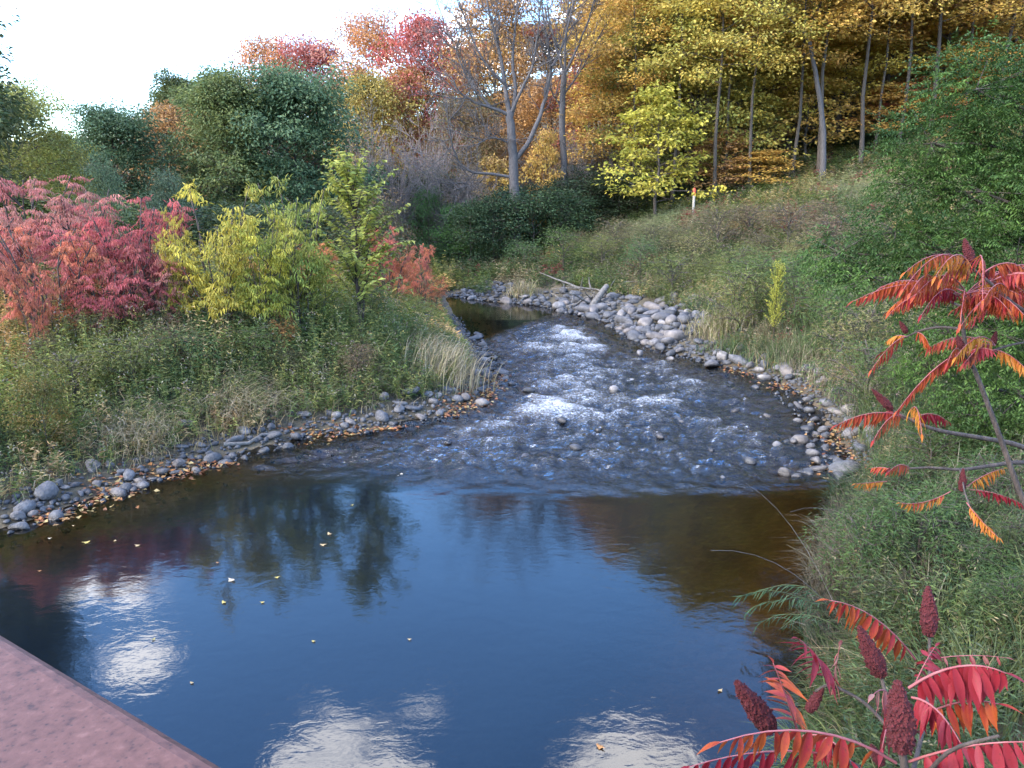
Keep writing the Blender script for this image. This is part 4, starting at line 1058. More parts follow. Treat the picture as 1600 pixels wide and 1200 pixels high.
for (px, top, Yd, w, k, c1, c2, lab) in [
        (30, 262, 19.5, 190, 0, RS2, (.45, .12, .12), 'tall pinkish red sumac at the back of the red thicket'), (110, 280, 18.5, 180, 1, RS2, RS, 'pink-red sumac with bare grey stems showing through'),
        (195, 305, 18.0, 190, 2, RS, (.44, .10, .10), 'dense crimson sumac at the end of the red thicket'), (60, 345, 16.5, 200, 2, RS, RO, 'low coral red sumac leaning on one dark stem'),
        (150, 350, 17, 180, 0, RS, (.46, .10, .11), 'magenta red sumac in the middle of the red thicket'), (235, 365, 17.6, 110, 1, (.45, .08, .09), RS2, 'small red sumac between the thicket and the yellow saplings'),
        (-40, 300, 17, 200, 1, RS2, RS, 'pale red sumac at the outer end of the thicket'), (25, 390, 15.5, 70, 1, RO, RS, 'little orange-red sumac in front of the thicket'),
        (600, 352, 24, 80, 2, RO, RS, 'scarlet sumac half hidden behind the elm sapling'), (655, 375, 27, 50, 0, RS, RO, 'small scarlet sumac near the river bend'), (600, 395, 25, 110, 2, (.45, .14, .06), RO, 'low rusty orange sumac below the scarlet one'),
        (480, 372, 23, 120, 0, RO, (.5, .22, .08), 'orange-red sumac glimpsed between the yellow saplings'), (390, 400, 22, 90, 2, RO, YO, 'orange sumac glimpsed behind the first yellow sapling'), (670, 425, 28, 60, 1, (.4, .17, .08), RO, 'low orange brown shrub by the river bend'), (430, 478, 17.5, 50, 1, RO, OR, 'tiny orange sumac at the foot of the yellow saplings')]:
    put_shrub(SUM[k], px, top, Yd, w * 1.1, c1, c2, lab, 'sumac shrub', None, name='sumac_shrub')
ASH = [sumac_shrub(51, 3.4, 1.25, 11, .34, .14, .045, 4, 7, .6, .022, .9), sumac_shrub(52, 3.2, 1.15, 10, .34, .14, .045, 4, 7, .6, .022, .9)]
YG1, YG2 = (.36, .33, .06), (.20, .26, .055)
for (px, top, Yd, w, k, c1, c2, lab) in [(335, 278, 17.5, 170, 0, YG1, (.5, .4, .06), 'yellow-green sapling with drooping leaflets next to the red thicket'), (455, 272, 18.5, 150, 1, YG1, YG2, 'yellow-green sapling in the middle of the three'),
                                         (400, 330, 17.6, 120, 1, (.48, .40, .05), YG2, 'shorter yellow sapling between the two taller ones'), (270, 325, 17.6, 70, 1, (.5, .38, .06), YG1, 'small golden sapling at the edge of the red thicket'),
                                         (480, 400, 19, 110, 0, YG2, YG1, 'bushy green-yellow sapling at the foot of the elm')]:
    put_shrub(ASH[k], px, top, Yd, w * 1.05, c1, c2, lab, 'sapling', None, name='ash_sapling')
# elm sapling with plumes of leaves
def plume_tree():
    global rng
    keep = rng; rng = np.random.default_rng(61)
    T, L = MB(), MB(); H = 4.0
    tp = np.array([(0, 0, -.2), (.02, 0, .8), (-.02, 0, 1.6), (.03, 0, 2.4), (0, 0, 3.2), (-.05, 0, 3.85)]); T.tube(tp, np.linspace(.05, .012, 6), 6)
    T.tube([(0.05, .03, -.2), (.07, .05, .5), (.16, .05, 1.3), (.22, .05, 1.9), (.35, .05, 2.5)], np.linspace(.035, .01, 5), 5)
    ends = []
    for k in range(80):
        z = rng.uniform(.9, 3.75); az = k * 2.399; g = (z - .9) / 2.9
        ln = (1.35 - .55 * g) * rng.uniform(.7, 1.15); el = rng.uniform(.35, .95) + .25 * g
        e = np.array([math.cos(az) * math.cos(el), math.sin(az) * math.cos(el), math.sin(el)]) * ln
        s = np.array([np.interp(z, tp[:, 2], tp[:, 0]), 0, z]); ends.append((s, e, ln))
    for (dx_, dz_, z) in [(1.25, .95, 2.3), (1.05, .75, 2.0), (1.0, 1.2, 2.8), (.75, 1.2, 3.0), (.35, 1.1, 3.3), (-.55, 1.0, 3.1), (-.2, .9, 3.4), (1.3, .55, 1.9)]:
        ends.append((np.array([0, 0, z]), np.array([dx_, rng.uniform(-.3, .3), dz_]), math.hypot(dx_, dz_)))
    for (s, e, ln) in ends:
        p = curve(s, s + e, .07 * ln, 6, .01); T.tube(p, np.linspace(.012, .004, 6), 4)
        n = int(ln / .042); t = np.linspace(.15, 1, n); q = np.stack([np.interp(t * 5, np.arange(6), p[:, j]) for j in range(3)], -1)
        d = unit(e[None])[0]; sd = unit(np.cross(d, [0, 0, 1.0])[None])[0]
        sg = np.where(np.arange(n) % 2 == 0, 1, -1)[:, None]
        ld = sd * sg * .8 + d * .45 + np.array([0, 0, -.35]) + rng.normal(0, .2, (n, 3))
        leaves(L, q, ld, unit(rng.normal(0, .3, (n, 3)) + [0, 0, 1]), rng.uniform(.14, .21, n), rng.uniform(.07, .11, n), np.c_[rng.uniform(.75, 1.3, n), rng.uniform(0, 1, n), np.zeros(n)])
    rng = keep
    return T.mesh('trunk', M_STEM, True), L.mesh('crown', M_LEAF), 4.1, 1.6
PL = plume_tree()
r = put_tree(PL, 552, 246, 19.5, 0, (.36, .36, .08), (.24, .28, .06), 'slim elm sapling with feathery leaf plumes on the weedy bank', 'sapling', None, 'elm_sapling'); r.rotation_euler = (0, 0, 0)
put_tree(PL, 1226, 410, 22, 50, (.40, .38, .06), (.30, .32, .06), 'tiny bright yellow sapling on the bank above the shore stones', 'sapling', None, 'sapling')
for (px, top, Yd, w, k, c1, c2, lab) in [(360, 335, 27, 190, 0, (.05, .09, .03), OL, 'green bush in the gap behind the yellow saplings'), (250, 330, 28, 180, 1, (.05, .09, .035), (.09, .12, .05), 'grey-green bush behind the crimson sumac'),
                                         (130, 330, 26, 200, 0, (.08, .10, .03), YG, 'olive bush behind the pink-red sumacs'), (490, 330, 30, 170, 2, (.04, .08, .03), OL, 'dark bush behind the middle sapling'),
                                         (580, 330, 36, 120, 1, (.06, .09, .03), BR, 'brownish green bush behind the elm sapling'), (165, 265, 24, 50, 2, (.14, .19, .09), (.12, .16, .08), 'pale green plant spike behind the sumacs'), (262, 280, 26, 60, 2, (.12, .16, .08), (.16, .19, .1), 'grey-green plant spike beside the yellow sapling'),
                                         (20, 605, 12.8, 90, 0, (.05, .10, .02), (.20, .12, .03), 'dark green bush with browning tips at the end of the weedy bank'), (40, 310, 25, 200, 2, OL, YG, 'yellow-olive bush behind the pinkish sumacs')]:
    put_tree(BUSH[k], px, top, Yd, w, c1, c2, lab, 'bush', None, 'bush')

# loose clumps of taller weeds and low shrubs on the banks
CLM = [make_tree(71, 1.3, .75, .05, 14, 4, 30, .12, (.5, 1.3), 1.0, .17, .012, wleaf=.2), make_tree(72, 1.1, .85, .05, 14, 4, 30, .12, (.4, 1.3), 1.0, .18, .012, wleaf=.18)]
def clumps(pix, hgt, label, group, cols):
    for (px, py) in pix:
        g = G(px, py); c1, c2 = cols[rng.integers(len(cols))]
        f = hgt * rng.uniform(.7, 1.25); pr = CLM[rng.integers(2)]
        root = thing('weed_clump', g, rng.uniform(0, 6.28)); root.scale = (f * rng.uniform(.9, 1.3),) * 2 + (f,)
        link('stems', pr[0], root); c = link('crown', pr[1], root); tint(c, c1, c2)
        tag(root, label, 'weeds', group)
GC = [((.07, .12, .035), (.12, .165, .05)), ((.10, .14, .04), (.19, .19, .06)), ((.13, .15, .05), (.25, .21, .09)), ((.065, .125, .045), (.11, .165, .06))]
DC = [((.17, .12, .075), (.12, .12, .05)), ((.15, .09, .06), (.2, .16, .09)), ((.20, .17, .09), (.12, .13, .05))]
clumps([(1050, 470), (1100, 455), (1150, 450), (1200, 470), (1180, 500), (1240, 510), (1290, 530), (1000, 440), (940, 425), (880, 425), (820, 430), (770, 420), (730, 415), (1270, 470), (1310, 560), (1150, 520), (1085, 430), (1340, 590), (1250, 440), (1350, 640)], 1.0,
       'leafy green weed clump on the meadow bank above the shore stones', 'green weed clumps on the meadow bank', GC)
clumps([(1020, 415), (1120, 400), (1180, 420), (1230, 395), (960, 400), (900, 400), (1300, 420), (1060, 395), (1170, 380), (1290, 380)], 1.0, 'brownish seedy weed clump higher on the meadow slope', 'brown weed clumps on the meadow slope', DC)
clumps([(60, 560), (150, 580), (230, 560), (330, 560), (400, 590), (470, 560), (540, 570), (610, 560), (650, 520), (120, 640), (210, 620), (300, 600), (580, 520), (500, 520), (30, 500), (100, 510), (190, 520)], .6, 'leafy green weed clump in the tangle of the weedy left bank', 'green weed clumps on the left bank', GC)
clumps([(80, 600), (270, 590), (370, 540), (450, 600), (560, 600), (640, 480), (180, 560)], .6, 'brown dried weed clump in the tangle of the weedy left bank', 'dried weed clumps on the left bank', DC)
clumps([(1400, 800), (1480, 850), (1550, 820), (1430, 900), (1520, 930), (1580, 900), (1370, 860), (1450, 760), (1560, 1000), (1340, 920)], .5, 'leafy green weed clump in the rank grass below the sumacs', 'weed clumps below the sumacs', [((.04, .085, .025), (.08, .125, .035)), ((.05, .09, .03), (.10, .12, .04))])
# the big green tree on the right bank
def green_tree():
    blobs = [(1525, 140, 13, 85, 70), (1600, 215, 13, 90, 110), (1455, 225, 13, 75, 60), (1535, 300, 12.5, 95, 70), (1425, 290, 13, 55, 45), (1400, 362, 12.6, 70, 45), (1312, 395, 12.6, 55, 42), (1360, 432, 12.2, 70, 36),
             (1475, 395, 12.2, 80, 60), (1585, 420, 12, 80, 80), (1560, 520, 11.6, 90, 60), (1480, 520, 12, 75, 50), (1450, 575, 12, 45, 35), (1595, 620, 11.2, 80, 80), (1530, 650, 11.2, 60, 60), (1680, 300, 12.5, 110, 160), (1680, 520, 12, 110, 120), (1480, 670, 11.6, 40, 40)]
    bx, by = 9.6, 12.6
    b = np.array([bx, by, float(gz(np.array([bx]), np.array([by]))[0])])
    root = thing('ash_tree', b)
    T, L = MB(), MB()
    tp = np.array([(0, 0, -.3), (-.05, .05, 1.2), (-.25, 0, 2.6), (-.4, .05, 4.0), (-.5, 0, 5.5)]); T.tube(tp, np.linspace(.17, .05, 5), 8)
    for (px, py, Yd, rx, ry) in blobs:
        c = W(px, py, Yd); mx, mz = rx / F * Yd, ry / F * Yd
        s = tp[np.argmin(np.abs(tp[:, 2] + b[2] - (c[2] - .6)))]
        T.tube(curve(s, c - b, .1, 5, .06), np.linspace(.05, .012, 5), 5)
        n = int(470 * (mx * mz) / .55)
        o_ = rng.normal(size=(n, 3)); o_ = unit(o_) * (rng.uniform(.35, 1.05, (n, 1)) ** .6)
        pos = c - b + o_ * [mx, mx * .9, mz] * (1 + .18 * np.sin(o_[:, :1] * 7 + o_[:, 2:] * 5 + px))
        for _ in range(9):
            e = c - b + unit(rng.normal(size=(1, 3)))[0] * [mx * .8, mx * .7, mz * .8]; T.tube(curve(c - b, e, 0, 3), [.012, .009, .006], 4)
        d = unit(o_ * [1, 1, .4] + rng.normal(0, .45, (n, 3)) + [0, 0, .1])
        cl = vnoise(pos[:, 0] * 2.5 + pos[:, 1] * 1.7, pos[:, 2] * 2.5, 3)
        right = sstep(1480, 1640, px + 0 * cl) * sstep(420, 480, py + 0 * cl)
        compound(L, pos, d, rng.uniform(.2, .36, n), 5, .085, .03, np.c_[(.65 + .7 * cl) * rng.uniform(.8, 1.2, n), np.clip(cl * .9 + .3 * right + rng.uniform(-.2, .2, n), 0, 1), np.zeros(n)], .35, .35)
    t = link('trunk', T.mesh('trunk', M_BARK, True), root); c = link('crown', L.mesh('crown', M_LEAF), root); tint(c, (.035, .078, .02), (.085, .145, .03))
    tag(root, 'big green leafy tree leaning over the grassy right bank', 'tree')
green_tree()
#@@PART4@@
# ------------------------------------------------------------------ weeds, grass and meadow
_ly = np.array([p[1] for p in LP]); _lx = np.array([p[0] for p in LP]); _k = np.argsort(_ly)
def left_side(x, y):
    return x < np.where(y < 10.7, -7, np.interp(y, _ly[_k], _lx[_k])) + .2
PAL_G = np.array([(.05, .085, .032), (.065, .105, .035), (.085, .12, .045), (.042, .08, .038), (.105, .125, .05), (.075, .10, .055)])
PAL_D = np.array([(.22, .185, .12), (.17, .14, .085), (.28, .245, .17), (.13, .10, .065), (.19, .175, .11)])
def patch_cols(x, y, dry, seed):
    n = len(x)
    f = fbm(x * .55, y * .55, seed, 3) + rng.normal(0, .10, n)
    g = PAL_G[rng.integers(0, len(PAL_G), n)]; d = PAL_D[rng.integers(0, len(PAL_D), n)]
    isd = f < dry
    c = np.where(isd[:, None], d, g)
    y2 = fbm(x * .35 + 9, y * .35, seed + 5, 2)
    c = c * (1 + np.where(y2 > .58, .35, 0)[:, None] * np.array([1.3, .9, .1]))
    return c * rng.uniform(.7, 1.25, (n, 1)) * (.75 + .5 * fbm(x * .9, y * .9, seed + 9, 2))[:, None], isd
def weeds(mb, x, y, h, K, ll, lw, cols, stemw=.01, top=None):
    n = len(x); z = gz(x, y)
    az = rng.uniform(0, 6.28, n); lean = rng.uniform(0, .28, n)
    base = np.c_[x, y, z - .03]
    blades(mb, base, az, h, stemw, lean, cols * .8)
    t = (np.arange(K)[None] + rng.uniform(0, 1, (n, K))) / K * .85 + .15
    p = base[:, None] + np.stack([np.cos(az), np.sin(az), np.zeros(n)], -1)[:, None] * (lean * h)[:, None, None] * (t ** 2)[..., None] + np.array([0, 0, 1.0]) * (h[:, None] * (t - .55 * lean[:, None] * t ** 3))[..., None]
    a2 = rng.uniform(0, 6.28, (n, K)); el = rng.uniform(-.3, .7, (n, K))
    d = np.stack([np.cos(a2) * np.cos(el), np.sin(a2) * np.cos(el), np.sin(el)], -1)
    sz = (1.15 - .55 * t) * rng.uniform(.7, 1.3, (n, K))
    nr = unit(rng.normal(0, .4, (n * K, 3)) + [0, 0, 1])
    cc = np.repeat(cols, K, 0) * rng.uniform(.8, 1.2, (n * K, 1))
    leaves(mb, p.reshape(-1, 3), d.reshape(-1, 3), nr, (ll * sz).ravel(), (lw * sz).ravel(), cc, .2)
    if top is not None:
        k = rng.uniform(size=n) < top[0]; m = k.sum()
        if m:
            tp = base[k] + np.stack([np.cos(az[k]), np.sin(az[k]), np.zeros(m)], -1) * (lean * h)[k][:, None] + np.array([0, 0, 1]) * (h * (1 - .55 * lean))[k][:, None]
            q = np.repeat(tp, 6, 0) + rng.normal(0, top[2], (m * 6, 3)) * [1, 1, .8]
            tc_ = np.array(top[1])[rng.integers(0, len(top[1]), m)]
            leaves(mb, q, rnd_dirs(m * 6, .4), rnd_dirs(m * 6), top[3], top[3] * .5, np.repeat(tc_, 6, 0) * rng.uniform(.7, 1.2, (m * 6, 1)))
def sample(n, x0, x1, y0, y1, cond, fall):
    x = rng.uniform(x0, x1, n); y = rng.uniform(y0, y1, n)
    k = rng.uniform(size=n) < np.clip((fall / y) ** 1.3, 0, 1); x, y = x[k], y[k]
    k = (np.abs(x) < .76 * y + 2.5); x, y = x[k], y[k]
    d = river_d(x, y); k = cond(x, y, d)
    return x[k], y[k], d[k]
TOPS = [(.32, .29, .22), (.26, .22, .15), (.36, .30, .10), (.22, .18, .16)]
# weedy left bank
mb = MB()
x, y, d = sample(62000, -24, 1, 9.5, 42, lambda x, y, d: left_side(x, y) & (d > .6), 16)
h = (.35 + .75 * sstep(.5, 3.5, d)) * rng.uniform(.65, 1.25, len(x)) * (.75 + .6 * fbm(x * .6, y * .6, 3, 2)) * (1 + .25 * sstep(14, 18, y))
c, dr = patch_cols(x, y, .34, 12)
sc_ = np.clip(y / 16, 1, 2)[:, None] * rng.uniform(.75, 1.5, (len(x), 1))
weeds(mb, x, y, h, 13, .12 * sc_, .026 * sc_, c * np.array([2.1, 1.75, 1.35]), .008, (.16, TOPS, .05, .05))
x, y, d = sample(60000, -24, 1, 9, 36, lambda x, y, d: left_side(x, y) & (d > .42) & (d < 4.5) & (rng.uniform(size=len(d)) < np.clip(1.5 - d / 4, .3, 1)), 14)
c, dr = patch_cols(x, y, .47, 33)
n = len(x)
az = rng.uniform(0, 6.28, n); az = np.where(d < 2, rng.normal(-.9, .8, n), az)
blades(mb, np.c_[x, y, gz(x, y) - .02], az, rng.uniform(.35, .9, n) * (.65 + .35 * sstep(.4, 2, d)), rng.uniform(.008, .018, n), rng.uniform(.3, 1.1, n), c * 1.25)
o = link('bank_weeds', mb.mesh('bank_weeds', M_VEG)); tag(o, 'tangled tall green weeds and dry grass covering the weedy left bank', 'weeds', None, 'stuff')
# meadow slope and far bank
mb = MB()
x, y, d = sample(95000, -14, 34, 14, 56, lambda x, y, d: ~(left_side(x, y) & (y < 38.5)) & (d > .6 + 1.9 * ((y > 23) & (x < 7.5) & (x > -1))), 26)
far = np.clip(y / 22, .8, 2.2)
h = rng.uniform(.45, .95, len(x)) * (.6 + .8 * fbm(x * .4, y * .4, 14, 2)) * (.6 + .4 * sstep(.8, 3, d))
c, dr = patch_cols(x, y, .35, 52)
pale = sstep(.52, .66, fbm(x * .16, y * .16, 88, 2)) * sstep(28, 36, y)
c = c * (1 - pale[:, None] * .6) + np.array([.21, .24, .14]) * pale[:, None] * .6
red = (fbm(x * .5, y * .5, 91, 2) > .76) & (rng.uniform(size=len(x)) < .5)
c[red] = np.array([.20, .05, .06]) * rng.uniform(.7, 1.2, (red.sum(), 1))
weeds(mb, x, y, h, 10, .13 * far[:, None], .030 * far[:, None], c * np.array([1.2, 1.15, .95]), .012, (.10, [(.2, .17, .12), (.24, .2, .1), (.17, .13, .11)], .09, .08))
x, y, d = sample(60000, 3, 14, 12, 36, lambda x, y, d: ~left_side(x, y) & (d > .25) & (d < 3.2) & ~((y > 23) & (x < 7.5) & (d < 2.6)), 16)
n = len(x); c, dr = patch_cols(x, y, .45, 63)
blades(mb, np.c_[x, y, gz(x, y) - .02], rng.uniform(0, 6.28, n), rng.uniform(.3, .85, n), rng.uniform(.010, .02, n) * np.clip(y / 20, .7, 1.6), rng.uniform(.2, 1.0, n), c * 1.2)
o = link('meadow_plants', mb.mesh('meadow_plants', M_VEG)); tag(o, 'meadow of tall mixed weeds on the slope below the forest', 'meadow', None, 'stuff')
# right bank grass, near
mb = MB()
x, y, d = sample(60000, .5, 14, 2.6, 15, lambda x, y, d: (d > .03) & ~left_side(x, y), 8)
x2, y2, d2 = sample(60000, .5, 8, 2.6, 14, lambda x, y, d: (d > .0) & (d < 1.3) & ~left_side(x, y) & (y < 12.2), 8)
x, y, d = np.r_[x, x2], np.r_[y, y2], np.r_[d, d2]
n = len(x); c, dr = patch_cols(x, y, .40, 71)
az = rng.uniform(0, 6.28, n); k = d < 1.2; az[k] = rng.normal(math.pi, .7, k.sum())
cl_ = fbm(x * 2.3, y * 2.3, 17, 2); az = np.where(d > 1.2, az * .35 + 9 * fbm(x * .9, y * .9, 19, 2), az)
blades(mb, np.c_[x, y, gz(x, y) - .02], az, rng.uniform(.25, .8, n) * np.clip(.5 + d * .4, .6, 1.1) * (.35 + 1.3 * cl_), rng.uniform(.006, .015, n), rng.uniform(.35, 1.2, n), c * (.35 + .7 * cl_)[:, None])
x, y, d = sample(12000, 1, 14, 4, 16, lambda x, y, d: (d > .4) & ~left_side(x, y), 9)
c, dr = patch_cols(x, y, .33, 73)
weeds(mb, x, y, rng.uniform(.35, .95, len(x)), 12, .10, .024, c * .8, .006, (.05, [(.2, .17, .1), (.16, .14, .07)], .04, .035))
o = link('bank_grass', mb.mesh('bank_grass', M_VEG)); tag(o, 'rank green grass on the steep right bank under the sumac', 'grass', None, 'stuff')

def tuft(name, px, py, n, ln, w, lean_az, cols, label, spread=.35, bend=(.2, .8), Yd=None):
    n = int(n * 1.4)
    b = G(px, py) if Yd is None else W(px, py, Yd)
    m = MB(); pos = np.c_[rng.normal(0, spread, (n, 2)), np.zeros(n)]
    pos[:, 2] = gz(pos[:, 0] + b[0], pos[:, 1] + b[1]) - b[2] - .03
    cc = np.array(cols)[rng.integers(0, len(cols), n)] * rng.uniform(.7, 1.2, (n, 1))
    az = rng.uniform(0, 6.28, n) if lean_az is None else rng.normal(lean_az, .7, n)
    blades(m, pos, az, ln * rng.uniform(.55, 1.15, n), w, rng.uniform(*bend, n), cc)
    o = link(name, m.mesh(name, M_VEG), None, b); tag(o, label, 'grass tuft')
STR = [(.42, .36, .25), (.36, .29, .18), (.30, .26, .14), (.22, .22, .09)]
tuft('dry_grass_tuft', 690, 590, 420, 1.15, .014, 0.6, STR, 'tall straw-coloured grass tuft on the tip of the weedy bank', .45)
tuft('dry_grass_tuft', 1122, 520, 420, .95, .02, None, STR, 'pale tan grass tuft on the meadow bank above the shore stones', .4)
tuft('dry_grass_tuft', 370, 640, 320, .95, .012, -.6, STR, 'flattened straw grass leaning over the round grey boulder', .4, (.7, 1.3))
tuft('dry_grass_tuft', 210, 690, 320, .85, .012, -.9, STR, 'dry grass clump hanging over the shore below the weeds', .45, (.6, 1.2))
tuft('dry_grass_tuft', 815, 462, 220, .9, .03, None, STR, 'small straw grass tuft behind the far pool stones', .35)
tuft('grass_tuft', 1245, 560, 380, .9, .014, None, [(.12, .15, .06), (.20, .2, .1), (.09, .13, .05)], 'grey-green grass tuft above the angular shore boulder', .45)
# reed leaning out over the pool
def reeds():
    b = G(1310, 985); root = thing('leaning_reed', b)
    for k in range(7):
        tip = W([1150, 1165, 1185, 1205, 1230, 1215, 1180][k], [935, 955, 975, 1005, 1000, 1040, 925][k] , b[1] - .25 + .12 * k)
        st = np.array([rng.normal(.1, .12), rng.normal(0, .15), 0]); p = curve(st, tip - b, .22, 8, .01)
        m = MB(); m.tube(p, np.linspace(.006, .002, 8), 4); m.c = [c_ * [.09, .12, .05] for c_ in m.c]
        s = link('stem', m.mesh('stem', M_VEG), root)
        L = MB(); n = 26; t = np.linspace(.3, 1, n); q = np.stack([np.interp(t * 7, np.arange(8), p[:, j]) for j in range(3)], -1)
        dd = unit((p[-1] - p[0])[None]) * .5 + np.array([0, 0, -.75]) + rng.normal(0, .3, (n, 3))
        leaves(L, q, dd, rnd_dirs(n), rng.uniform(.10, .2, n), .012, np.array([(.05, .10, .05)]) * rng.uniform(.7, 1.3, (n, 1)), .2, .7)
        link('blades', L.mesh('blades', M_VEG), s)
    tag(root, 'green reed with narrow blades leaning out over the pool', 'reed')
reeds()
for k, (a, b_, lab) in enumerate([((1320, 990, 6.6), (1165, 755, 7.4), 'long thin dry grass stalk arching over the brown shallows'), ((1320, 980, 6.8), (1110, 860, 6.6), 'long dry stalk bent low over the pool'), ((1360, 860, 8.0), (1235, 800, 8.4), 'short dry stalk pointing at the riffle edge')]):
    p0 = G(a[0], a[1]); p1 = W(*b_); m = MB(); m.tube(curve([0, 0, 0], p1 - p0, .25, 8), np.linspace(.003, .0015, 8), 4)
    o = link('dry_stalk', m.mesh('dry_stalk', M_DRIFT), None, p0); tag(o, lab, 'grass stalk')

# ------------------------------------------------------------------ the staghorn sumacs on the right bank
def leaflet_mesh(k):
    r = np.random.default_rng(300 + k); m = MB(); n = 6
    V, Cc = [], []
    bend = r.uniform(.15, .55); curl = r.uniform(-.25, .25)
    for j in range(n + 1):
        t = j / n; w = .5 * (math.sin(math.pi * min(1, t * .92 + .06)) ** .75) * (1 - t ** 3) if j < n else 0.0
        w *= .27
        x = t; z = -bend * t * t * .6; yy = curl * t * t * .35
        V += [(x, yy - w, z + abs(w) * .35), (x, yy, z), (x, yy + w, z + abs(w) * .35)]
        g = t * .5 + r.uniform(-.05, .05); Cc += [(1, g + .1, 0), (1, g - .15, 0), (1, g + .1, 0)]
    q = []
    for j in range(n):
        a = j * 3; q += [(a, a + 3, a + 4, a + 1), (a + 1, a + 4, a + 5, a + 2)]
    m.add(V, None, q); m.c = [np.array(Cc, float)]
    return m.mesh('leaflet', M_SUMAC, True)
LEAFLETS = [leaflet_mesh(k) for k in range(7)]
def cone_mesh(k):
    r = np.random.default_rng(400 + k); m = MB(); nu, nv = 22, 16
    V = []
    ax = r.uniform(-.06, .06)
    for j in range(nv + 1):
        t = j / nv; rad = .20 * (math.sin(math.pi * (t ** .72 * .88 + .08)) ** .8)
        for i_ in range(nu):
            a = i_ * 2 * math.pi / nu + j * .14; rr = rad * (1 + .16 * r.uniform(-1, 1) + .08 * math.sin(3 * a + 9 * t))
            V.append((rr * math.cos(a) + ax * t * t, rr * math.sin(a), t))
    q = [(j * nu + i_, j * nu + (i_ + 1) % nu, (j + 1) * nu + (i_ + 1) % nu, (j + 1) * nu + i_) for j in range(nv) for i_ in range(nu)]
    m.add(V, [(i_, (i_ + 1) % nu, 0) for i_ in range(1, nu - 1)], q)
    # drupes: little pointed lumps standing out of the head
    oc = np.array([(1, 0, 0), (0, 1, 0), (-1, 0, 0), (0, -1, 0), (0, 0, 1), (0, 0, -1)], float)
    of = np.array([(0, 1, 4), (1, 2, 4), (2, 3, 4), (3, 0, 4), (1, 0, 5), (2, 1, 5), (3, 2, 5), (0, 3, 5)])
    for j in range(420):
        p = np.array(V[r.integers(nu, len(V))]); s = r.uniform(.016, .032); m.add(oc * s * r.uniform(.8, 1.3, (1, 3)) + p * [1.03, 1.03, 1], of)
    return m.mesh('fruit_head', M_CONE, False)
CONES = [cone_mesh(k) for k in range(3)]
REDC, ORC, CRIM, PINK, YOR = (.235, .014, .022), (.36, .085, .016), (.17, .009, .017), (.26, .033, .045), (.42, .19, .02)
def fruit(root, base, tip, dep, dep2=None, fat=1.0):
    b = W(*base, dep); t = W(*tip, dep2 or dep); v = t - b; ln = np.linalg.norm(v)
    o = link('fruit_head', CONES[rng.integers(3)], root, b - np.array(root.location))
    o.rotation_euler = Vector(v).to_track_quat('Z', 'Y').to_euler(); o.scale = (ln * fat * .8, ln * fat * .8, ln)
LV = []
for me in LEAFLETS:
    v = np.zeros(len(me.vertices) * 3, np.float32); me.vertices.foreach_get('co', v)
    cc = np.zeros(len(me.vertices) * 4, np.float32); me.attributes['Col'].data.foreach_get('color', cc)
    LV.append((v.reshape(-1, 3), cc.reshape(-1, 4)[:, :3], np.array([p.vertices[:] for p in me.polygons])))
def cleaf(root, base, tip, db, dt, arch, pairs, ll0, c1, c2, hang=.75, joined=False, start=.12):
    b = W(*base, db); e = W(*tip, dt); o0 = np.array(root.location)
    up_ = 4 < db < 6; ll = ll0 * (1.4 if up_ else 1.15); pairs = int(pairs * (1.6 if up_ else 1.15) + .5)
    ln = np.linalg.norm(e - b)
    t = np.linspace(0, 1, 9)[:, None]; p = b + (e - b) * t; p[:, 2] += (arch * ln * 4 * t * (1 - t) ** 1.0)[:, 0]
    m = MB(); m.tube(p - b, np.linspace(.0035, .0012, 9) * (ll / .085), 5)
    leaf = link('leaf', m.mesh('leaf_stalk', M_RACHIS, True), root, b - o0)
    jm = MB()
    def at(s): return np.array([np.interp(s * 8, np.arange(9), p[:, j]) for j in range(3)])
    for k in range(pairs):
        s = start + (1 - start) * (k + .3) / pairs; q = at(s); d = unit((at(min(1, s + .06)) - at(s - .06))[None])[0]
        sd = unit(np.cross(d, [0, 0, 1.0])[None])[0]
        f = (math.sin(math.pi * (.2 + .72 * (k + .5) / pairs)) ** .55)
        for sg in (-1, 1):
            if rng.uniform() < .06: continue
            xd = unit((sd * sg * (1 - hang) + d * .30 + np.array([0, 0, -hang * 1.15 + .12]) + rng.normal(0, .15, 3))[None])[0]
            out = unit((sd * sg + np.array([0, 0, .5]) + rng.normal(0, .15, 3))[None])[0]
            yv = unit(np.cross(out, xd)[None])[0]; zv = np.cross(xd, yv)
            L_ = ll * f * rng.uniform(.72, 1.15)
            M_ = Matrix(((xd[0], yv[0], zv[0], 0), (xd[1], yv[1], zv[1], 0), (xd[2], yv[2], zv[2], 0), (0, 0, 0, 1)))
            if joined:
                v, cc, fq = LV[rng.integers(7)]
                jm.add(v * [1, .75, 1] * L_ @ np.stack([xd, yv, zv]) + (q - b), None, fq, cc + [0, rng.uniform(-.3, .3), 0]); continue
            o = bpy.data.objects.new('leaflet', LEAFLETS[rng.integers(7)]); C.objects.link(o); o.parent = leaf
            o.matrix_local = Matrix.Translation(Vector(q - b)) @ M_ @ Matrix.Diagonal((L_, L_ * rng.uniform(.85, 1.15) * (.75 if up_ else 1), L_, 1))
            tint(o, c1, c2)
    if joined:
        o = link('leaflets', jm.mesh('leaflets', M_SUMAC, True), leaf); tint(o, c1, c2); o['kind'] = 'stuff'
    d = unit((p[-1] - p[-2])[None])[0]
    o = bpy.data.objects.new('leaflet', LEAFLETS[0]); C.objects.link(o); o.parent = leaf
    o.matrix_local = Matrix.Translation(Vector(p[-1] - b)) @ Vector(d).to_track_quat('X', 'Z').to_matrix().to_4x4() @ Matrix.Diagonal((ll * .6, ll * .6, ll * .6, 1)); tint(o, c1, c2)
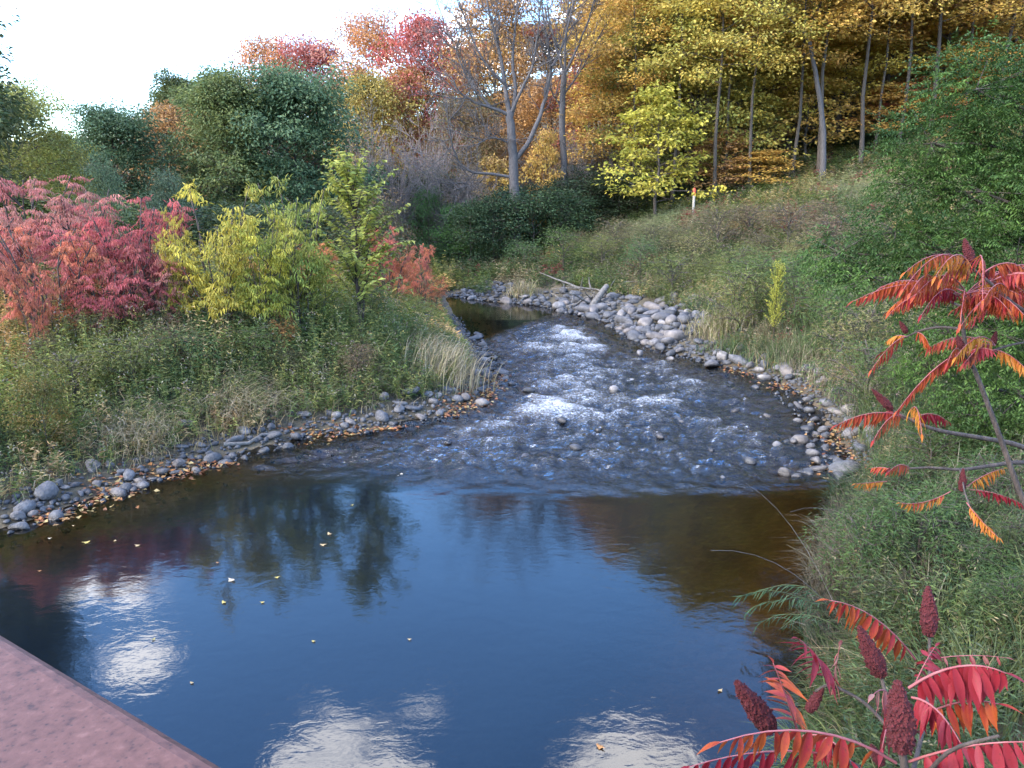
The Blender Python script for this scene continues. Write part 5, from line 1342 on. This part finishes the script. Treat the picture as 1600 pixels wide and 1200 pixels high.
def branch(root, pix, r0, r1, name='branch'):
    p = np.array([W(a, b_, dd) for (a, b_, dd) in pix]); n = len(p); tt = np.linspace(0, n - 1, (n - 1) * 4 + 1)
    q = np.stack([np.interp(tt, np.arange(n), p[:, j]) for j in range(3)], -1)
    for _ in range(2): q[1:-1] = (q[:-2] + 2 * q[1:-1] + q[2:]) / 4
    m = MB(); m.tube(q - np.array(root.location), np.linspace(r0, r1, len(q)), 7)
    return link(name, m.mesh(name, M_STEM, True), root)
def gbase(x, y):
    return np.array([x, y, float(gz(np.array([x]), np.array([y]))[0])])
def pixof(p):
    v = np.asarray(p) - [0, 0, CAM_H]; f = v[1] * cp - v[2] * sp; u = v[1] * sp + v[2] * cp
    return (800 + F * v[0] / f, 600 - F * u / f, p[1])
# upper orange sumac
b = gbase(4.3, 4.6); S = thing('staghorn_sumac', b)
q0 = pixof(b - [0, 0, .1])
branch(S, [q0, (1690, 950, 4.6), (1600, 790, 4.6), (1565, 690, 4.6), (1528, 590, 4.6), (1508, 545, 4.6), (1503, 490, 4.6), (1507, 465, 4.6)], .021, .009, 'stem')
branch(S, [(1600, 485, 4.4), (1580, 472, 4.4), (1545, 440, 4.4), (1519, 420, 4.4)], .010, .008)
branch(S, [(1507, 465, 4.6), (1550, 470, 4.5), (1600, 487, 4.4), (1640, 520, 4.4), (1650, 700, 4.5), (1640, 830, 4.6)], .010, .012)
branch(S, [(1507, 515, 4.6), (1470, 510, 4.7), (1438, 516, 4.8), (1415, 527, 4.8)], .009, .006)
branch(S, [(1520, 575, 4.6), (1508, 555, 4.5), (1502, 545, 4.5)], .009, .006)
branch(S, [(1517, 570, 4.6), (1540, 552, 4.6), (1580, 538, 4.6), (1640, 530, 4.6)], .009, .006)
branch(S, [(1503, 480, 4.6), (1460, 460, 4.8), (1432, 442, 4.9)], .008, .005)
fruit(S, (1519, 419), (1507, 374), 4.4, None, 1.0); fruit(S, (1432, 442), (1420, 419), 4.9, None, 1.2); fruit(S, (1417, 521), (1406, 502), 4.8, None, 1.1)
fruit(S, (1504, 546), (1496, 525), 4.5, None, 1.3); fruit(S, (1551, 541), (1556, 518), 4.6, None, 1.2); fruit(S, (1545, 436), (1540, 420), 4.5, None, 1.1)
for jn, (ba, ti, d1, d2, ar, pr, ll, c1, c2, hg) in enumerate([
        ((1519, 424), (1462, 432), 4.4, 4.1, .22, 9, .075, ORC, YOR, .7), ((1522, 424), (1535, 470), 4.4, 3.8, .22, 8, .075, YOR, REDC, .7), ((1530, 432), (1610, 430), 4.4, 4.5, .20, 10, .085, ORC, REDC, .75),
        ((1505, 455), (1385, 446), 4.6, 4.7, .10, 13, .075, REDC, PINK, .75), ((1505, 462), (1335, 470), 4.6, 4.5, .12, 15, .075, ORC, REDC, .8), ((1503, 468), (1392, 488), 4.6, 4.3, .14, 11, .07, REDC, ORC, .8),
        ((1503, 472), (1440, 492), 4.6, 4.2, .18, 9, .07, CRIM, REDC, .8), ((1510, 458), (1600, 492), 4.6, 4.2, .14, 11, .085, ORC, REDC, .8), ((1512, 462), (1625, 468), 4.6, 4.4, .14, 11, .09, REDC, ORC, .8),
        ((1540, 442), (1640, 432), 4.5, 4.7, .16, 11, .085, PINK, ORC, .75), ((1506, 470), (1500, 505), 4.6, 4.1, .2, 7, .07, PINK, ORC, .75), ((1506, 452), (1430, 462), 4.6, 4.2, .15, 11, .08, REDC, ORC, .8),
        ((1415, 526), (1362, 578), 4.8, 4.6, .10, 11, .065, ORC, REDC, .7), ((1415, 526), (1388, 532), 4.8, 4.9, .15, 7, .055, YOR, ORC, .6), ((1432, 520), (1452, 540), 4.8, 4.7, .2, 6, .06, ORC, REDC, .85),
        ((1502, 550), (1402, 642), 4.5, 4.4, .10, 13, .07, REDC, ORC, .8), ((1500, 552), (1480, 568), 4.5, 4.3, .2, 7, .06, ORC, REDC, .75), ((1510, 552), (1552, 548), 4.5, 4.4, .16, 8, .06, REDC, PINK, .75), ((1552, 546), (1612, 588), 4.6, 4.4, .12, 9, .065, ORC, YOR, .75)]):
    cleaf(S, ba, ti, d1, d2, ar, pr, ll, c1, c2, hg, jn in (1, 3, 5, 6, 8, 9, 10, 11, 14, 17))
for k in range(40):
    bx_, by_ = [(1507, 462), (1519, 426), (1545, 442), (1580, 470), (1620, 470), (1470, 462), (1507, 470), (1555, 540)][k % 8]
    side = -1 if k % 2 else 1
    tx_ = bx_ + side * rng.uniform(45, 120) * (1 if bx_ < 1560 else .8); ty_ = by_ + rng.uniform(-5, 42)
    c1, c2 = [(REDC, ORC), (ORC, REDC), (ORC, YOR), (PINK, ORC), (ORC, PINK)][rng.integers(5)]
    cleaf(S, (bx_, by_), (tx_, ty_), 4.55, 4.55 + rng.uniform(-.5, .45), rng.uniform(.1, .22), 10, .072, c1, c2, .8, True)
tag(S, 'tall orange and red staghorn sumac with upright dark red fruit heads', 'sumac shrub')
# middle sumac branch
b = gbase(4.6, 5.2); S = thing('staghorn_sumac', b)
branch(S, [pixof(b - [0, 0, .1]), (1700, 760, 5.1), (1600, 695, 5.0), (1520, 682, 4.9), (1460, 672, 4.8), (1420, 655, 4.8), (1396, 642, 4.8)], .024, .007, 'stem')
fruit(S, (1394, 641), (1364, 609), 4.8, None, .75)
for (ba, ti, d1, d2, ar, pr, ll, c1, c2, hg) in [((1412, 650), (1308, 664), 4.8, 4.7, .10, 12, .075, REDC, ORC, .8), ((1412, 655), (1365, 688), 4.8, 4.4, .14, 9, .07, REDC, ORC, .8), ((1418, 650), (1440, 678), 4.8, 4.3, .2, 8, .07, ORC, YOR, .75),
                                                 ((1425, 655), (1480, 658), 4.8, 4.9, .14, 8, .07, REDC, CRIM, .8), ((1408, 648), (1375, 650), 4.8, 5.0, .15, 7, .06, CRIM, REDC, .8)]:
    cleaf(S, ba, ti, d1, d2, ar, pr, ll, c1, c2, hg)
tag(S, 'single long sumac branch with one fruit head and red drooping leaves', 'sumac shrub')
# low sumac branch
b = gbase(4.3, 5.7); S = thing('staghorn_sumac', b)
branch(S, [pixof(b - [0, 0, .1]), (1700, 740, 5.3), (1600, 720, 5.0), (1545, 728, 4.9), (1500, 735, 4.8), (1455, 730, 4.8), (1420, 732, 4.8)], .02, .006, 'stem')
branch(S, [(1500, 735, 4.8), (1504, 750, 4.7), (1507, 770, 4.6), (1515, 790, 4.5)], .006, .004)
fruit(S, (1503, 768), (1505, 733), 4.7, None, .9); fruit(S, (1387, 742), (1390, 730), 4.8, None, 1.2)
for (ba, ti, d1, d2, ar, pr, ll, c1, c2, hg) in [((1422, 732), (1388, 738), 4.8, 4.6, .12, 8, .055, REDC, ORC, .75), ((1395, 735), (1360, 732), 4.8, 4.9, .1, 7, .045, ORC, REDC, .6), ((1386, 752), (1338, 756), 4.8, 4.7, .0, 9, .05, YOR, ORC, .7),
                                                 ((1511, 760), (1569, 732), 4.7, 4.8, .06, 10, .06, YOR, ORC, .75), ((1485, 768), (1408, 786), 4.6, 4.5, -.08, 13, .05, REDC, YOR, .7), ((1510, 785), (1560, 840), 4.5, 4.3, -.04, 13, .055, YOR, ORC, .5), ((1515, 765), (1602, 790), 4.7, 4.7, .06, 10, .05, CRIM, REDC, .7)]:
    cleaf(S, ba, ti, d1, d2, ar, pr, ll, c1, c2, hg)
tag(S, 'low sumac branch with separate orange-yellow drooping leaves over the grass', 'sumac shrub')
# near crimson sumac
b = gbase(1.75, 2.0); S = thing('staghorn_sumac', b)
branch(S, [pixof(b - [0, 0, .1]), (1470, 1600, 2.1), (1425, 1280, 2.0), (1413, 1200, 1.95), (1410, 1172, 1.95)], .022, .009, 'stem')
branch(S, [(1420, 1260, 2.0), (1340, 1195, 2.05), (1260, 1160, 2.1), (1206, 1141, 2.15)], .008, .006)
branch(S, [(1415, 1210, 2.1), (1396, 1130, 2.3), (1384, 1085, 2.4), (1376, 1054, 2.45)], .009, .006)
branch(S, [(1420, 1230, 2.1), (1450, 1110, 2.5), (1453, 1040, 2.6), (1452, 996, 2.65)], .008, .005)
branch(S, [(1400, 1150, 2.3), (1350, 1095, 2.4), (1295, 1068, 2.45), (1275, 1080, 2.45)], .007, .005)
branch(S, [(1425, 1240, 2.0), (1480, 1170, 1.8), (1560, 1150, 1.7)], .007, .004)
fruit(S, (1206, 1142), (1151, 1066), 2.15, 2.1, .82); fruit(S, (1378, 1058), (1344, 982), 2.45, None, .85); fruit(S, (1452, 994), (1451, 919), 2.65, None, .9); fruit(S, (1410, 1176), (1402, 1066), 1.95, None, 1.0)
fruit(S, (1262, 1112), (1285, 1075), 2.45, None, 1.1); fruit(S, (1378, 1196), (1362, 1165), 2.2, None, 1.2)
for (ba, ti, d1, d2, ar, pr, ll, c1, c2, hg) in [
        ((1400, 1192), (1125, 1160), 1.95, 1.85, .12, 12, .105, REDC, ORC, .8), ((1300, 1180), (1078, 1198), 2.05, 1.9, .06, 10, .08, REDC, CRIM, .75),
        ((1246, 1142), (1208, 1036), 2.2, 2.1, .02, 11, .085, PINK, ORC, .35), ((1300, 1072), (1250, 1000), 2.45, 2.3, .06, 10, .09, REDC, PINK, .5),
        ((1430, 1030), (1296, 938), 2.6, 2.5, .10, 11, .085, REDC, ORC, .8), ((1420, 1075), (1572, 1052), 2.3, 2.2, .18, 12, .125, REDC, PINK, .85),
        ((1425, 1090), (1500, 1160), 2.2, 2.0, .16, 9, .10, PINK, REDC, .7), ((1430, 1068), (1462, 1010), 2.4, 2.5, .08, 8, .06, PINK, CRIM, .5),
        ((1420, 1190), (1625, 1160), 1.95, 1.75, .06, 11, .10, REDC, PINK, .8), ((1440, 1120), (1560, 1100), 2.35, 2.2, .12, 8, .1, REDC, ORC, .85), ((1395, 1105), (1378, 1170), 2.2, 2.0, .12, 5, .085, PINK, REDC, .8),
        ((1255, 1150), (1330, 1190), 2.1, 1.9, .15, 7, .08, CRIM, REDC, .8), ((1455, 1030), (1572, 1028), 2.6, 2.55, .05, 4, .05, (.34, .15, .12), PINK, .8), ((1300, 1085), (1312, 1010), 2.45, 2.4, .1, 3, .07, (.36, .20, .16), PINK, .8), ((1395, 1100), (1365, 1085), 2.3, 2.1, .1, 3, .085, (.36, .20, .16), PINK, .85)]:
    cleaf(S, ba, ti, d1, d2, ar, pr, ll, c1, c2, hg)
tag(S, 'crimson staghorn sumac with big fuzzy fruit heads below the bridge', 'sumac shrub')
# small coral sumac in the weeds of the left bank
b = G(270, 520); b = gbase(b[0], b[1]); S = thing('staghorn_sumac', b); dd = b[1] - .3
branch(S, [pixof(b), (272, 500, dd), (283, 478, dd), (290, 455, dd)], .014, .006, 'stem')
for (ti, c1) in [((245, 450), REDC), ((268, 440), REDC), ((285, 432), PINK), ((325, 470), ORC), ((318, 455), ORC), ((330, 488), REDC), ((300, 488), REDC), ((252, 478), REDC), ((305, 440), PINK)]:
    cleaf(S, (288, 462), ti, dd, dd - rng.uniform(-.3, .5), .12, 7, .13, c1, ORC, .6)
tag(S, 'small coral red sumac standing alone in the weeds of the left bank', 'sumac shrub')
